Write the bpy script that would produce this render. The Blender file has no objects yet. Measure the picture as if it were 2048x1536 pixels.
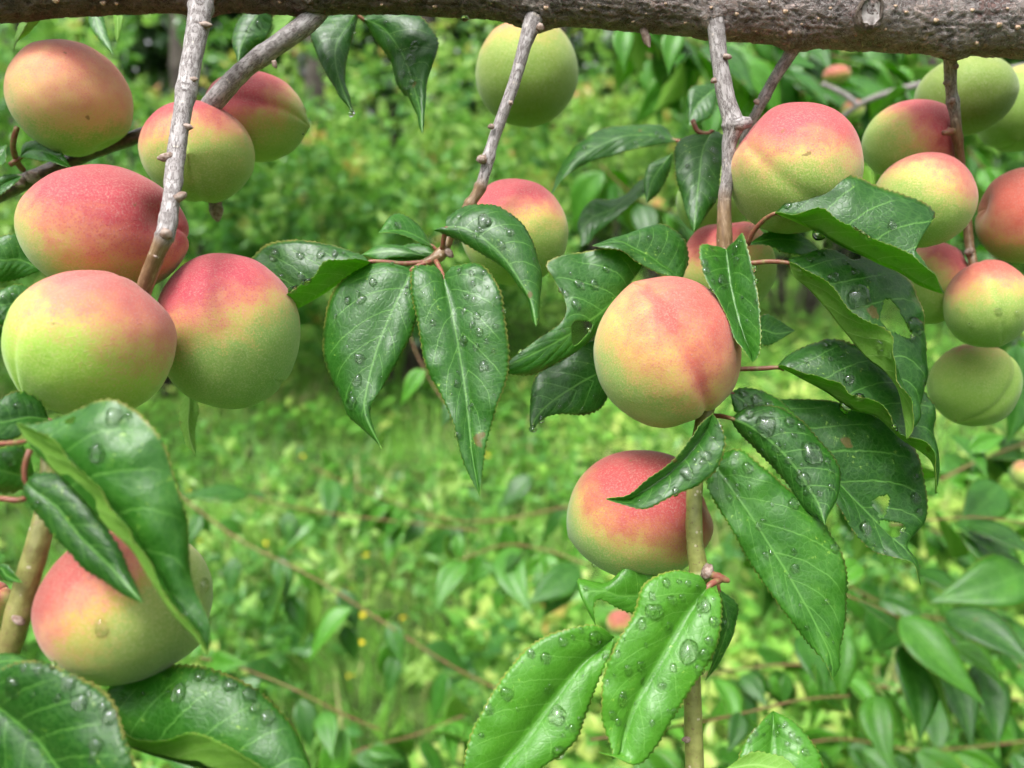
import bpy, math, random
import numpy as np
from mathutils import Vector, Matrix

random.seed(7)
rng = np.random.default_rng(11)
R = math.radians
scene = bpy.context.scene
COL = scene.collection

# ------------------------------------------------------------------ camera
FPX = 1577.0                    # focal length in photo pixels (2048 wide)
PITCH = R(16.0)
CAM = np.array([0.0, 0.0, 1.45])
FWD = np.array([0.0, math.cos(PITCH), -math.sin(PITCH)])
RGT = np.array([1.0, 0.0, 0.0])
UPV = np.array([0.0, math.sin(PITCH), math.cos(PITCH)])
cd = bpy.data.cameras.new('camera')
cam = bpy.data.objects.new('camera', cd)
COL.objects.link(cam)
cam.location = CAM
cam.rotation_euler = (math.pi / 2 - PITCH, 0, 0)
cd.sensor_width = 36.0
cd.lens = 36.0 * FPX / 2048.0
cd.clip_start = 0.01
cd.clip_end = 500.0
cd.dof.use_dof = True
cd.dof.focus_distance = 0.228
cd.dof.aperture_fstop = 10.5
scene.camera = cam

# ------------------------------------------------------------------ light
world = bpy.data.worlds.new('World')
scene.world = world
world.use_nodes = True
wn, wl = world.node_tree.nodes, world.node_tree.links
wn.clear()
wo = wn.new('ShaderNodeOutputWorld')
bg = wn.new('ShaderNodeBackground')
sky = wn.new('ShaderNodeTexSky')
sky.sky_type = 'NISHITA'
sky.sun_disc = False
sky.sun_elevation = R(64)
sky.sun_rotation = R(215)
sky.dust_density = 6.0
sky.air_density = 1.0
hs = wn.new('ShaderNodeHueSaturation')
hs.inputs['Saturation'].default_value = 0.16
wl.new(sky.outputs[0], hs.inputs['Color'])
wl.new(hs.outputs[0], bg.inputs['Color'])
bg.inputs['Strength'].default_value = 0.15
wl.new(bg.outputs[0], wo.inputs['Surface'])
sd = bpy.data.lights.new('sun', 'SUN')
sd.energy = 0.95
sd.angle = R(13)
sd.color = (1.0, 0.985, 0.96)
so = bpy.data.objects.new('sun', sd)
COL.objects.link(so)
so.rotation_euler = (R(26), R(0), R(-35))

scene.view_settings.view_transform = 'Standard'
scene.view_settings.look = 'None'
scene.view_settings.gamma = 1.0
scene.view_settings.exposure = 1.35
scene.render.engine = 'CYCLES'
cy = scene.cycles
cy.max_bounces = 10
cy.diffuse_bounces = 3
cy.glossy_bounces = 3
cy.transmission_bounces = 9
cy.use_adaptive_sampling = True
cy.adaptive_threshold = 0.03
cy.transparent_max_bounces = 8
cy.use_denoising = True
cy.sample_clamp_indirect = 6.0
try:
    cy.denoiser = 'OPENIMAGEDENOISE'
    cy.denoising_prefilter = 'ACCURATE'
except Exception:
    pass


# ------------------------------------------------------------------ helpers
def at(px, py, d):
    """photo pixel and distance along the view axis -> point in the world"""
    return CAM + d * (FWD + (px - 1024.0) / FPX * RGT - (py - 768.0) / FPX * UPV)


def vnoise(p, seed=0):
    """value noise, p (N,3) -> (N,) in -1..1"""
    p = np.asarray(p, float)
    i = np.floor(p).astype(np.int64)
    f = p - i
    f = f * f * (3 - 2 * f)
    out = np.zeros(len(p))
    for dx in (0, 1):
        for dy in (0, 1):
            for dz in (0, 1):
                h = (i[:, 0] + dx) * 374761393 + (i[:, 1] + dy) * 668265263 + (i[:, 2] + dz) * 2147483647 + seed * 144665
                h = (h ^ (h >> 13)) * 1274126177
                h = (h ^ (h >> 16)) & 0xFFFFFF
                w = (f[:, 0] if dx else 1 - f[:, 0]) * (f[:, 1] if dy else 1 - f[:, 1]) * (f[:, 2] if dz else 1 - f[:, 2])
                out += w * (h / 0xFFFFFF * 2 - 1)
    return out


def fbm(p, octaves=4, seed=0):
    a, s, t = 1.0, 0.0, 0.0
    p = np.asarray(p, float)
    for o in range(octaves):
        s = s + a * vnoise(p, seed + o)
        t += a
        a *= 0.5
        p = p * 2.03
    return s / t


def catmull(P, n, ts=None):
    P = np.asarray(P, float)
    m = len(P)
    Q = np.vstack([2 * P[0] - P[1], P, 2 * P[-1] - P[-2]])
    t = np.linspace(0, m - 1, n) if ts is None else np.asarray(ts) * (m - 1)
    k = np.clip(t.astype(int), 0, m - 2)
    f = (t - k)[:, None]
    p0, p1, p2, p3 = Q[k], Q[k + 1], Q[k + 2], Q[k + 3]
    return 0.5 * (2 * p1 + (p2 - p0) * f + (2 * p0 - 5 * p1 + 4 * p2 - p3) * f ** 2 + (3 * p1 - p0 - 3 * p2 + p3) * f ** 3)


def norm(v):
    v = np.asarray(v, float)
    return v / np.maximum(np.linalg.norm(v, axis=-1, keepdims=True), 1e-12)


def mesh_from(name, V, F, mats, mi=None, smooth=True, attrs=None):
    me = bpy.data.meshes.new(name)
    V = np.asarray(V, np.float32)
    if isinstance(F, np.ndarray):
        n, k = F.shape
        me.vertices.add(len(V))
        me.vertices.foreach_set('co', V.ravel())
        me.loops.add(n * k)
        me.loops.foreach_set('vertex_index', F.astype(np.int32).ravel())
        me.polygons.add(n)
        me.polygons.foreach_set('loop_start', np.arange(0, n * k, k, dtype=np.int32))
        me.polygons.foreach_set('loop_total', np.full(n, k, np.int32))
    else:
        me.from_pydata([tuple(v) for v in V], [], [tuple(f) for f in F])
    for m in (mats if isinstance(mats, (list, tuple)) else [mats]):
        me.materials.append(m)
    if mi is not None:
        me.polygons.foreach_set('material_index', np.asarray(mi, np.int32))
    me.polygons.foreach_set('use_smooth', np.full(len(me.polygons), smooth, bool))
    for k, a in (attrs or {}).items():
        at_ = me.attributes.new(k, 'FLOAT', 'POINT')
        at_.data.foreach_set('value', np.asarray(a, np.float32))
    me.update(calc_edges=True)
    me.validate()
    return me


WORLD_LOC = {}


def link(name, me, parent=None, loc=(0, 0, 0)):
    """loc is the world position; parents never carry rotation or scale"""
    o = bpy.data.objects.new(name, me)
    COL.objects.link(o)
    loc = np.asarray(loc, float)
    WORLD_LOC[o.name] = loc
    if parent is not None:
        o.parent = parent
        o.location = loc - WORLD_LOC[parent.name]
    else:
        o.location = loc
    return o


def tag(o, label, cat, group=None, kind=None):
    if label:
        o['label'] = label
    if cat:
        o['category'] = cat
    if group:
        o['group'] = group
    if kind:
        o['kind'] = kind
    return o


# ------------------------------------------------------------------ node helper
class NT:
    def __init__(self, name):
        self.m = bpy.data.materials.new(name)
        self.m.use_nodes = True
        self.t = self.m.node_tree
        self.t.nodes.clear()
        self.out = self.n('ShaderNodeOutputMaterial')

    def n(self, typ, **kw):
        nd = self.t.nodes.new(typ)
        for k, v in kw.items():
            setattr(nd, k, v)
        return nd

    def put(self, sock, v):
        if hasattr(v, 'is_linked'):
            self.t.links.new(v, sock)
        elif v is not None:
            if isinstance(v, (tuple, list)) and len(v) == 3 and sock.type == 'RGBA':
                v = (*v, 1.0)
            sock.default_value = v

    def math(self, op, a, b=None, c=None, clamp=False):
        nd = self.n('ShaderNodeMath', operation=op, use_clamp=clamp)
        for s, v in zip(nd.inputs, (a, b, c)):
            if v is not None:
                self.put(s, v)
        return nd.outputs[0]

    def sstep(self, x, lo, hi, inv=False):
        nd = self.n('ShaderNodeMapRange', interpolation_type='SMOOTHSTEP')
        self.put(nd.inputs['Value'], x)
        nd.inputs['From Min'].default_value = lo
        nd.inputs['From Max'].default_value = hi
        nd.inputs['To Min'].default_value = 1.0 if inv else 0.0
        nd.inputs['To Max'].default_value = 0.0 if inv else 1.0
        return nd.outputs[0]

    def mix(self, f, a, b, blend='MIX'):
        nd = self.n('ShaderNodeMix', data_type='RGBA', blend_type=blend)
        self.put(nd.inputs[0], f)
        self.put(nd.inputs[6], a)
        self.put(nd.inputs[7], b)
        return nd.outputs[2]

    def attr(self, name):
        nd = self.n('ShaderNodeAttribute', attribute_name=name)
        return nd.outputs['Fac']

    def xyz(self, x, y, z=0.0):
        nd = self.n('ShaderNodeCombineXYZ')
        for s, v in zip(nd.inputs, (x, y, z)):
            self.put(s, v)
        return nd.outputs[0]

    def noise(self, vec, scale, detail=3.0, rough=0.55, dist=0.0):
        nd = self.n('ShaderNodeTexNoise')
        if vec is not None:
            self.put(nd.inputs['Vector'], vec)
        nd.inputs['Scale'].default_value = scale
        nd.inputs['Detail'].default_value = detail
        nd.inputs['Roughness'].default_value = rough
        nd.inputs['Distortion'].default_value = dist
        return nd.outputs[0]

    def vor(self, vec, scale, feature='DISTANCE_TO_EDGE', rnd=1.0):
        nd = self.n('ShaderNodeTexVoronoi', feature=feature)
        self.put(nd.inputs['Vector'], vec)
        nd.inputs['Scale'].default_value = scale
        nd.inputs['Randomness'].default_value = rnd
        return nd.outputs['Distance']

    def ramp(self, f, stops):
        nd = self.n('ShaderNodeValToRGB')
        self.put(nd.inputs[0], f)
        el = nd.color_ramp.elements
        while len(el) < len(stops):
            el.new(0.5)
        for e, (p, c) in zip(el, stops):
            e.position = p
            e.color = (*c, 1.0)
        return nd.outputs[0]

    def bump(self, h, strength=0.5, dist=0.001, prev=None):
        nd = self.n('ShaderNodeBump')
        nd.inputs['Strength'].default_value = strength
        nd.inputs['Distance'].default_value = dist
        self.put(nd.inputs['Height'], h)
        if prev is not None:
            self.put(nd.inputs['Normal'], prev)
        return nd.outputs[0]

    def principled(self, color, rough=0.5, spec=0.5, normal=None, **kw):
        nd = self.n('ShaderNodeBsdfPrincipled')
        self.put(nd.inputs['Base Color'], color)
        self.put(nd.inputs['Roughness'], rough)
        self.put(nd.inputs['Specular IOR Level'], spec)
        if normal is not None:
            self.put(nd.inputs['Normal'], normal)
        for k, v in kw.items():
            self.put(nd.inputs[k], v)
        return nd.outputs[0]

    def finish(self, shader):
        self.t.links.new(shader, self.out.inputs['Surface'])
        return self.m

    def mixsh(self, f, a, b):
        nd = self.n('ShaderNodeMixShader')
        self.put(nd.inputs[0], f)
        self.t.links.new(a, nd.inputs[1])
        self.t.links.new(b, nd.inputs[2])
        return nd.outputs[0]


# ------------------------------------------------------------------ materials
def leaf_material(name, under=False):
    t = NT(name)
    w, v = t.attr('leaf_w'), t.attr('leaf_v')
    mx, my, tone = t.attr('leaf_x'), t.attr('leaf_y'), t.attr('leaf_t')   # millimetres on the blade; lightness of this leaf
    rnd = t.n('ShaderNodeObjectInfo').outputs['Random']
    pos = t.xyz(mx, my, t.math('MULTIPLY', rnd, 37.0))
    dn = t.n('ShaderNodeTexNoise')
    t.put(dn.inputs['Vector'], pos)
    dn.inputs['Scale'].default_value = 0.45
    dn.inputs['Detail'].default_value = 2.0
    wob = t.math('MULTIPLY', t.math('SUBTRACT', dn.outputs[0], 0.5), 0.14)
    fr = t.math('ABSOLUTE', t.math('SUBTRACT', t.math('FRACT', t.math('ADD', w, wob)), 0.5))
    av = t.math('ABSOLUTE', v)
    lat = t.math('MULTIPLY', t.sstep(fr, 0.010, 0.048, inv=True), t.sstep(av, 0.72, 0.97, inv=True))
    mid = t.sstep(t.math('ABSOLUTE', mx), 0.15, 0.45, inv=True)
    va = t.n('ShaderNodeVectorMath', operation='MULTIPLY_ADD')     # network of small veins
    t.put(va.inputs[0], dn.outputs['Color'])
    va.inputs[1].default_value = (1.6, 1.6, 0)
    t.put(va.inputs[2], pos)
    net = t.sstep(t.vor(va.outputs[0], 0.55), 0.0, 0.13, inv=True)
    net2 = t.sstep(t.vor(va.outputs[0], 1.2), 0.0, 0.16, inv=True)
    veins = t.math('MAXIMUM', t.math('MAXIMUM', mid, lat), t.math('MAXIMUM', t.math('MULTIPLY', net, 0.34), t.math('MULTIPLY', net2, 0.20)), clamp=True)
    big = t.noise(pos, 0.09, 3.0)
    k = t.math('ADD', tone, t.math('MULTIPLY', t.math('SUBTRACT', big, 0.5), 0.7))
    if not under:
        base = t.ramp(k, [(0.1, (0.010, 0.050, 0.007)), (0.5, (0.019, 0.092, 0.008)), (1.0, (0.068, 0.230, 0.016))])
        col = t.mix(t.math('MULTIPLY', veins, 0.55), base, (0.13, 0.32, 0.055))
        spk = t.math('MULTIPLY', t.sstep(t.noise(pos, 0.95, 4.0, 0.7), 0.60, 0.68), t.sstep(big, 0.50, 0.62))
        col = t.mix(t.math('MULTIPLY', spk, 0.75), col, (0.30, 0.50, 0.07))
    else:
        base = t.ramp(k, [(0.1, (0.15, 0.33, 0.045)), (0.5, (0.20, 0.42, 0.055)), (1.0, (0.26, 0.50, 0.06))])
        col = t.mix(t.math('MULTIPLY', veins, 0.6), base, (0.32, 0.52, 0.14))
    col = t.mix(t.math('MULTIPLY', t.sstep(big, 0.715, 0.735), 0.8), col, (0.12, 0.07, 0.02))
    # dry, yellow-brown toothed margin
    rim = t.math('MULTIPLY', t.sstep(av, 0.955, 0.995), t.sstep(dn.outputs[0], 0.3, 0.55))
    col = t.mix(t.math('MULTIPLY', rim, 0.6), col, (0.30, 0.24, 0.06))
    nrm = t.bump(t.math('MULTIPLY', net, 1.0 if under else -1.0), 0.26, 0.00013)
    rough = t.math('MULTIPLY_ADD', big, 0.20, 0.25 if not under else 0.5)
    p = t.principled(col, rough, 0.40 if not under else 0.3, nrm)
    tr = t.n('ShaderNodeBsdfTranslucent')
    t.put(tr.inputs['Color'], t.mix(t.math('MULTIPLY', veins, 0.5), (0.24, 0.62, 0.03), (0.48, 0.80, 0.14)))
    return t.finish(t.mixsh(0.24 if not under else 0.45, p, tr.outputs[0]))


def drop_material():
    t = NT('water')
    g = t.n('ShaderNodeBsdfGlass')
    g.inputs['IOR'].default_value = 1.33
    g.inputs['Roughness'].default_value = 0.0
    g.inputs['Color'].default_value = (1, 1, 1, 1)
    return t.finish(g.outputs[0])


def bark_material():
    t = NT('limb_bark')
    a, l, st = t.attr('tube_a'), t.attr('tube_l'), t.attr('tube_h')
    pos = t.xyz(a, l, 0.0)                               # millimetres
    n1 = t.noise(t.xyz(a, t.math('MULTIPLY', l, 0.6), 0.0), 0.55, 5.0, 0.62, 1.5)
    ridge = t.sstep(t.math('ABSOLUTE', t.math('SUBTRACT', n1, 0.5)), 0.0, 0.075, inv=True)
    n2 = t.noise(pos, 0.07, 2.0)
    n3 = t.noise(pos, 2.2, 3.0, 0.7)
    along = t.sstep(l, 170.0, 340.0)                     # greyer and smoother towards the thick end
    base = t.mix(along, (0.17, 0.125, 0.085), (0.38, 0.295, 0.265))
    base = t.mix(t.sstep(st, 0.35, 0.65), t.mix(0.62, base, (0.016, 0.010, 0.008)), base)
    col = t.mix(t.math('MULTIPLY', t.sstep(n2, 0.5, 0.68), 0.5), base, (0.135, 0.045, 0.036))
    col = t.mix(t.math('MULTIPLY', ridge, 0.70), col, t.mix(along, (0.36, 0.30, 0.24), (0.66, 0.60, 0.58)))
    col = t.mix(t.math('MULTIPLY', t.sstep(n3, 0.60, 0.72), 0.35), col, (0.42, 0.38, 0.36))
    nrm = t.bump(t.math('ADD', ridge, t.math('MULTIPLY', n3, 0.6)), 1.0, 0.0012)
    return t.finish(t.principled(col, 0.55, 0.45, nrm))


def twig_material():
    t = NT('twig_bark')
    a, l, st = t.attr('tube_a'), t.attr('tube_l'), t.attr('tube_s')
    rnd = t.n('ShaderNodeObjectInfo').outputs['Random']
    z = t.math('MULTIPLY', rnd, 50.0)
    p2 = t.xyz(a, l, z)
    n1 = t.noise(t.xyz(a, t.math('MULTIPLY', l, 0.22), z), 1.5, 4.0, 0.65, 0.5)
    cr = t.sstep(t.math('ABSOLUTE', t.math('SUBTRACT', n1, 0.47)), 0.004, 0.040, inv=True)
    n2 = t.noise(p2, 0.35, 3.0)
    grey = t.ramp(t.math('ADD', t.math('MULTIPLY', n1, 0.5), t.math('MULTIPLY', n2, 0.5)), [(0.3, (0.17, 0.148, 0.138)), (0.5, (0.29, 0.265, 0.255)), (0.7, (0.44, 0.415, 0.405))])
    grey = t.mix(t.math('MULTIPLY', cr, 0.80), grey, (0.055, 0.034, 0.028))
    brown = t.ramp(n1, [(0.25, (0.11, 0.062, 0.033)), (0.55, (0.20, 0.125, 0.060)), (0.8, (0.36, 0.28, 0.19))])
    green = t.ramp(n2, [(0.3, (0.15, 0.155, 0.040)), (0.6, (0.235, 0.255, 0.072)), (0.8, (0.24, 0.19, 0.085))])
    green = t.mix(t.math('MULTIPLY', t.sstep(t.noise(p2, 0.9, 2.0), 0.62, 0.70), 0.7), green, (0.13, 0.075, 0.04))
    col = t.mix(t.sstep(st, 0.15, 0.45), grey, brown)
    col = t.mix(t.sstep(st, 0.6, 0.95), col, green)
    dot = t.sstep(t.vor(p2, 0.33, 'F1'), 0.10, 0.15, inv=True)
    col = t.mix(t.math('MULTIPLY', dot, 0.6), col, (0.52, 0.45, 0.36))
    h = t.math('SUBTRACT', t.math('MULTIPLY', n1, 0.5), t.math('MULTIPLY', cr, t.sstep(st, 0.2, 0.6, inv=True)))
    nrm = t.bump(h, 0.6, 0.00035)
    rough = t.math('SUBTRACT', 0.62, t.math('MULTIPLY', t.sstep(st, 0.2, 0.5), 0.2))
    return t.finish(t.principled(col, rough, 0.45, nrm))


def petiole_material():
    t = NT('petiole_skin')
    l = t.attr('tube_l')
    n = t.noise(t.xyz(t.attr('tube_a'), l, 0.0), 0.5, 2.0)
    col = t.ramp(n, [(0.3, (0.20, 0.050, 0.038)), (0.5, (0.20, 0.085, 0.048)), (0.7, (0.20, 0.19, 0.06))])
    return t.finish(t.principled(col, 0.45, 0.4))


def plain(name, c1, c2, scale=300.0, rough=0.6, spec=0.3, bump=0.0):
    t = NT(name)
    obj = t.n('ShaderNodeTexCoord').outputs['Object']
    n = t.noise(obj, scale, 3.0)
    nrm = t.bump(n, bump, 0.0005) if bump else None
    return t.finish(t.principled(t.mix(t.sstep(n, 0.3, 0.7), c1, c2), rough, spec, nrm))


def fruit_material(name, size, bdir, bias, seed, red=(0.40, 0.048, 0.060), green=(0.19, 0.335, 0.055), gold=(0.44, 0.335, 0.085), soft=1.0, line=0.0, orange=None):
    """skin: green ground, golden middle, red blush on the sun-struck side, mottled"""
    orange = orange or (0.50, 0.185, 0.095)
    t = NT(name)
    co = t.n('ShaderNodeTexCoord').outputs['Object']
    sc = t.n('ShaderNodeVectorMath', operation='SCALE')
    t.put(sc.inputs[0], co)
    sc.inputs['Scale'].default_value = 1.0 / size
    off = t.n('ShaderNodeVectorMath', operation='ADD')
    t.put(off.inputs[0], sc.outputs[0])
    off.inputs[1].default_value = (seed * 3.1, seed * 1.7, -seed * 2.3)
    q = off.outputs[0]
    dt = t.n('ShaderNodeVectorMath', operation='DOT_PRODUCT')
    t.put(dt.inputs[0], sc.outputs[0])
    dt.inputs[1].default_value = bdir
    big = t.math('SUBTRACT', t.noise(q, 1.5, 2.0), 0.5)
    mot = t.math('SUBTRACT', t.noise(q, 6.0, 5.0, 0.7), 0.5)
    fine = t.math('SUBTRACT', t.noise(q, 38.0, 3.0, 0.75), 0.5)
    sut = t.attr('suture')
    x = t.math('MULTIPLY_ADD', dt.outputs['Value'], 0.5 * soft, 0.5 + bias)
    x = t.math('ADD', x, t.math('MULTIPLY', big, 0.32))
    x = t.math('ADD', x, t.math('MULTIPLY', mot, 0.22))
    x = t.math('ADD', x, t.math('MULTIPLY', fine, 0.36))
    x = t.math('ADD', x, t.math('MULTIPLY', sut, line))
    freck = t.vor(q, 27.0, 'F1')
    x = t.math('ADD', x, t.math('MULTIPLY_ADD', t.sstep(freck, 0.12, 0.42, inv=True), 0.11, -0.03))
    g2 = tuple(c * k for c, k in zip(green, (1.4, 1.12, 1.3)))
    dark = tuple(c * 0.72 for c in red)
    col = t.ramp(x, [(0.10, green), (0.38, g2), (0.52, gold), (0.63, orange), (0.78, red), (1.0, dark)])
    # the down: pale grain all over
    col = t.mix(t.math('MULTIPLY_ADD', fine, 1.0, 0.03, clamp=True), col, (0.62, 0.56, 0.42))
    dots = t.math('MULTIPLY', t.sstep(freck, 0.10, 0.30, inv=True), 0.10)
    col = t.mix(dots, col, (0.66, 0.62, 0.44))
    # a few dark specks and scars
    sp = t.sstep(t.math('ADD', t.noise(q, 4.5, 2.0, 0.5), t.math('MULTIPLY', fine, 0.10)), 0.755, 0.785)
    col = t.mix(t.math('MULTIPLY', sp, 0.7), col, (0.15, 0.09, 0.03))
    nrm = t.bump(t.math('ADD', fine, t.math('MULTIPLY', mot, 0.6)), 0.30, size * 0.035)
    p = t.principled(col, 0.60, 0.26, nrm, **{'Sheen Weight': 0.20, 'Sheen Roughness': 0.45, 'Sheen Tint': (0.96, 1.0, 0.92)})
    return t.finish(p)


M_TOP = leaf_material('leaf_upper')
M_UND = leaf_material('leaf_underside', under=True)
M_WATER = drop_material()
M_BARK = bark_material()
M_TWIG = twig_material()
M_PET = petiole_material()
M_SHOOT = plain('shoot_skin', (0.17, 0.060, 0.040), (0.16, 0.15, 0.045), 60.0, 0.55)
M_WET = plain('wet_dark_bark', (0.020, 0.013, 0.009), (0.085, 0.050, 0.030), 500.0, 0.35, 0.5, bump=0.8)
M_LENT = plain('lenticel', (0.60, 0.47, 0.35), (0.30, 0.17, 0.10), 1.3, 0.8)
M_BUD = plain('bud_scale', (0.16, 0.10, 0.07), (0.34, 0.27, 0.23), 900.0, 0.7, bump=0.6)
M_WOOD = plain('cut_wood', (0.20, 0.17, 0.16), (0.42, 0.39, 0.37), 420.0, 0.75, bump=0.5)


# ------------------------------------------------------------------ tubes
def tube(name, pts, mat, parent, ring=20, step=0.0012, amp=0.0, freq=300.0, nodes=(), stretch=0.35, cap=True, fine=0.0, shaper=None):
    """pts: (px, py, depth, diameter_px[, stage]) along the centre line"""
    P = np.array([at(p[0], p[1], p[2]) for p in pts])
    rad = np.array([p[3] * p[2] / FPX * 0.5 for p in pts]) * (0.94 if name == 'twig' else 1.0)
    stg = np.array([p[4] if len(p) > 4 else 0.0 for p in pts])
    seg = np.linalg.norm(np.diff(P, axis=0), axis=1)
    n = max(6, int(seg.sum() / step))
    C = catmull(P, n)
    t = np.linspace(0, 1, n)
    tk = np.linspace(0, 1, len(pts))
    r = np.interp(t, tk, rad)
    s = np.interp(t, tk, stg)
    ln = np.concatenate([[0], np.cumsum(np.linalg.norm(np.diff(C, axis=0), axis=1))])
    for (tn, a_, w_) in nodes:                        # swollen nodes
        r = r * (1 + a_ * np.exp(-((t - tn) / w_) ** 2))
    T = norm(np.gradient(C, axis=0))
    nx = np.zeros_like(C)
    ref = np.array([0.3, -1.0, 0.2])
    v = norm(ref - T[0] * np.dot(ref, T[0]))
    for i in range(n):
        v = norm(v - T[i] * np.dot(v, T[i]))
        nx[i] = v
    ny = np.cross(T, nx)
    th = np.linspace(0, 2 * np.pi, ring, endpoint=False)
    D = nx[:, None, :] * np.cos(th)[None, :, None] + ny[:, None, :] * np.sin(th)[None, :, None]
    rr = np.repeat(r[:, None], ring, 1)
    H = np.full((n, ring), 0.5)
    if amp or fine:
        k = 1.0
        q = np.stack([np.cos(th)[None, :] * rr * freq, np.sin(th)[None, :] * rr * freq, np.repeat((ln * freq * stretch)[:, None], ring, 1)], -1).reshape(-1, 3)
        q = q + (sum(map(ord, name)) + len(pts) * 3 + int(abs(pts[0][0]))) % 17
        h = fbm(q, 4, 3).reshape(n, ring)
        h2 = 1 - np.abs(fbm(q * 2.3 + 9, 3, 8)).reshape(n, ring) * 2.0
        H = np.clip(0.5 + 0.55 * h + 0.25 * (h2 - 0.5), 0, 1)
        rr = rr + amp * h + fine * (h2 - 0.5)
    V = C[:, None, :] + D * rr[..., None]
    if shaper is not None:
        V = shaper(V, C, D, rr)
    org = C[0]
    V = (V - org).reshape(-1, 3)
    i0 = (np.arange(n - 1)[:, None] * ring + np.arange(ring)[None, :])
    i1 = (np.arange(n - 1)[:, None] * ring + (np.arange(ring)[None, :] + 1) % ring)
    F = np.stack([i0, i1, i1 + ring, i0 + ring], -1).reshape(-1, 4)
    A = np.repeat((th / (2 * np.pi))[None, :], n, 0)
    A = np.abs(A * 2 - 1) * np.pi * np.mean(r) * 1000    # mirrored, so no seam
    L = np.repeat((ln * 1000)[:, None], ring, 1)
    S = np.repeat(s[:, None], ring, 1)
    at_ = {'tube_a': A.ravel(), 'tube_l': L.ravel(), 'tube_s': S.ravel(), 'tube_h': H.ravel()}
    if cap:
        b = len(V)
        V = np.vstack([V, [C[0] - org - T[0] * r[0] * 0.3], [C[-1] - org + T[-1] * r[-1] * 0.6]])
        caps = []
        for j in range(ring):
            k = (j + 1) % ring
            caps.append((b, k, j, j))
            caps.append((b + 1, (n - 1) * ring + j, (n - 1) * ring + k, (n - 1) * ring + k))
        tri = [c[:3] for c in caps]
        for k_ in at_:
            at_[k_] = np.concatenate([at_[k_], [at_[k_][0], at_[k_][-1]]])
        me = mesh_from(name, V, [tuple(f) for f in F.tolist()] + tri, mat, attrs=at_)
    else:
        me = mesh_from(name, V, F, mat, attrs=at_)
    o = link(name, me, parent, org)
    return o, C, r


# ------------------------------------------------------------------ leaves
LEAVES = {}
LATN = 8.0


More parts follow.
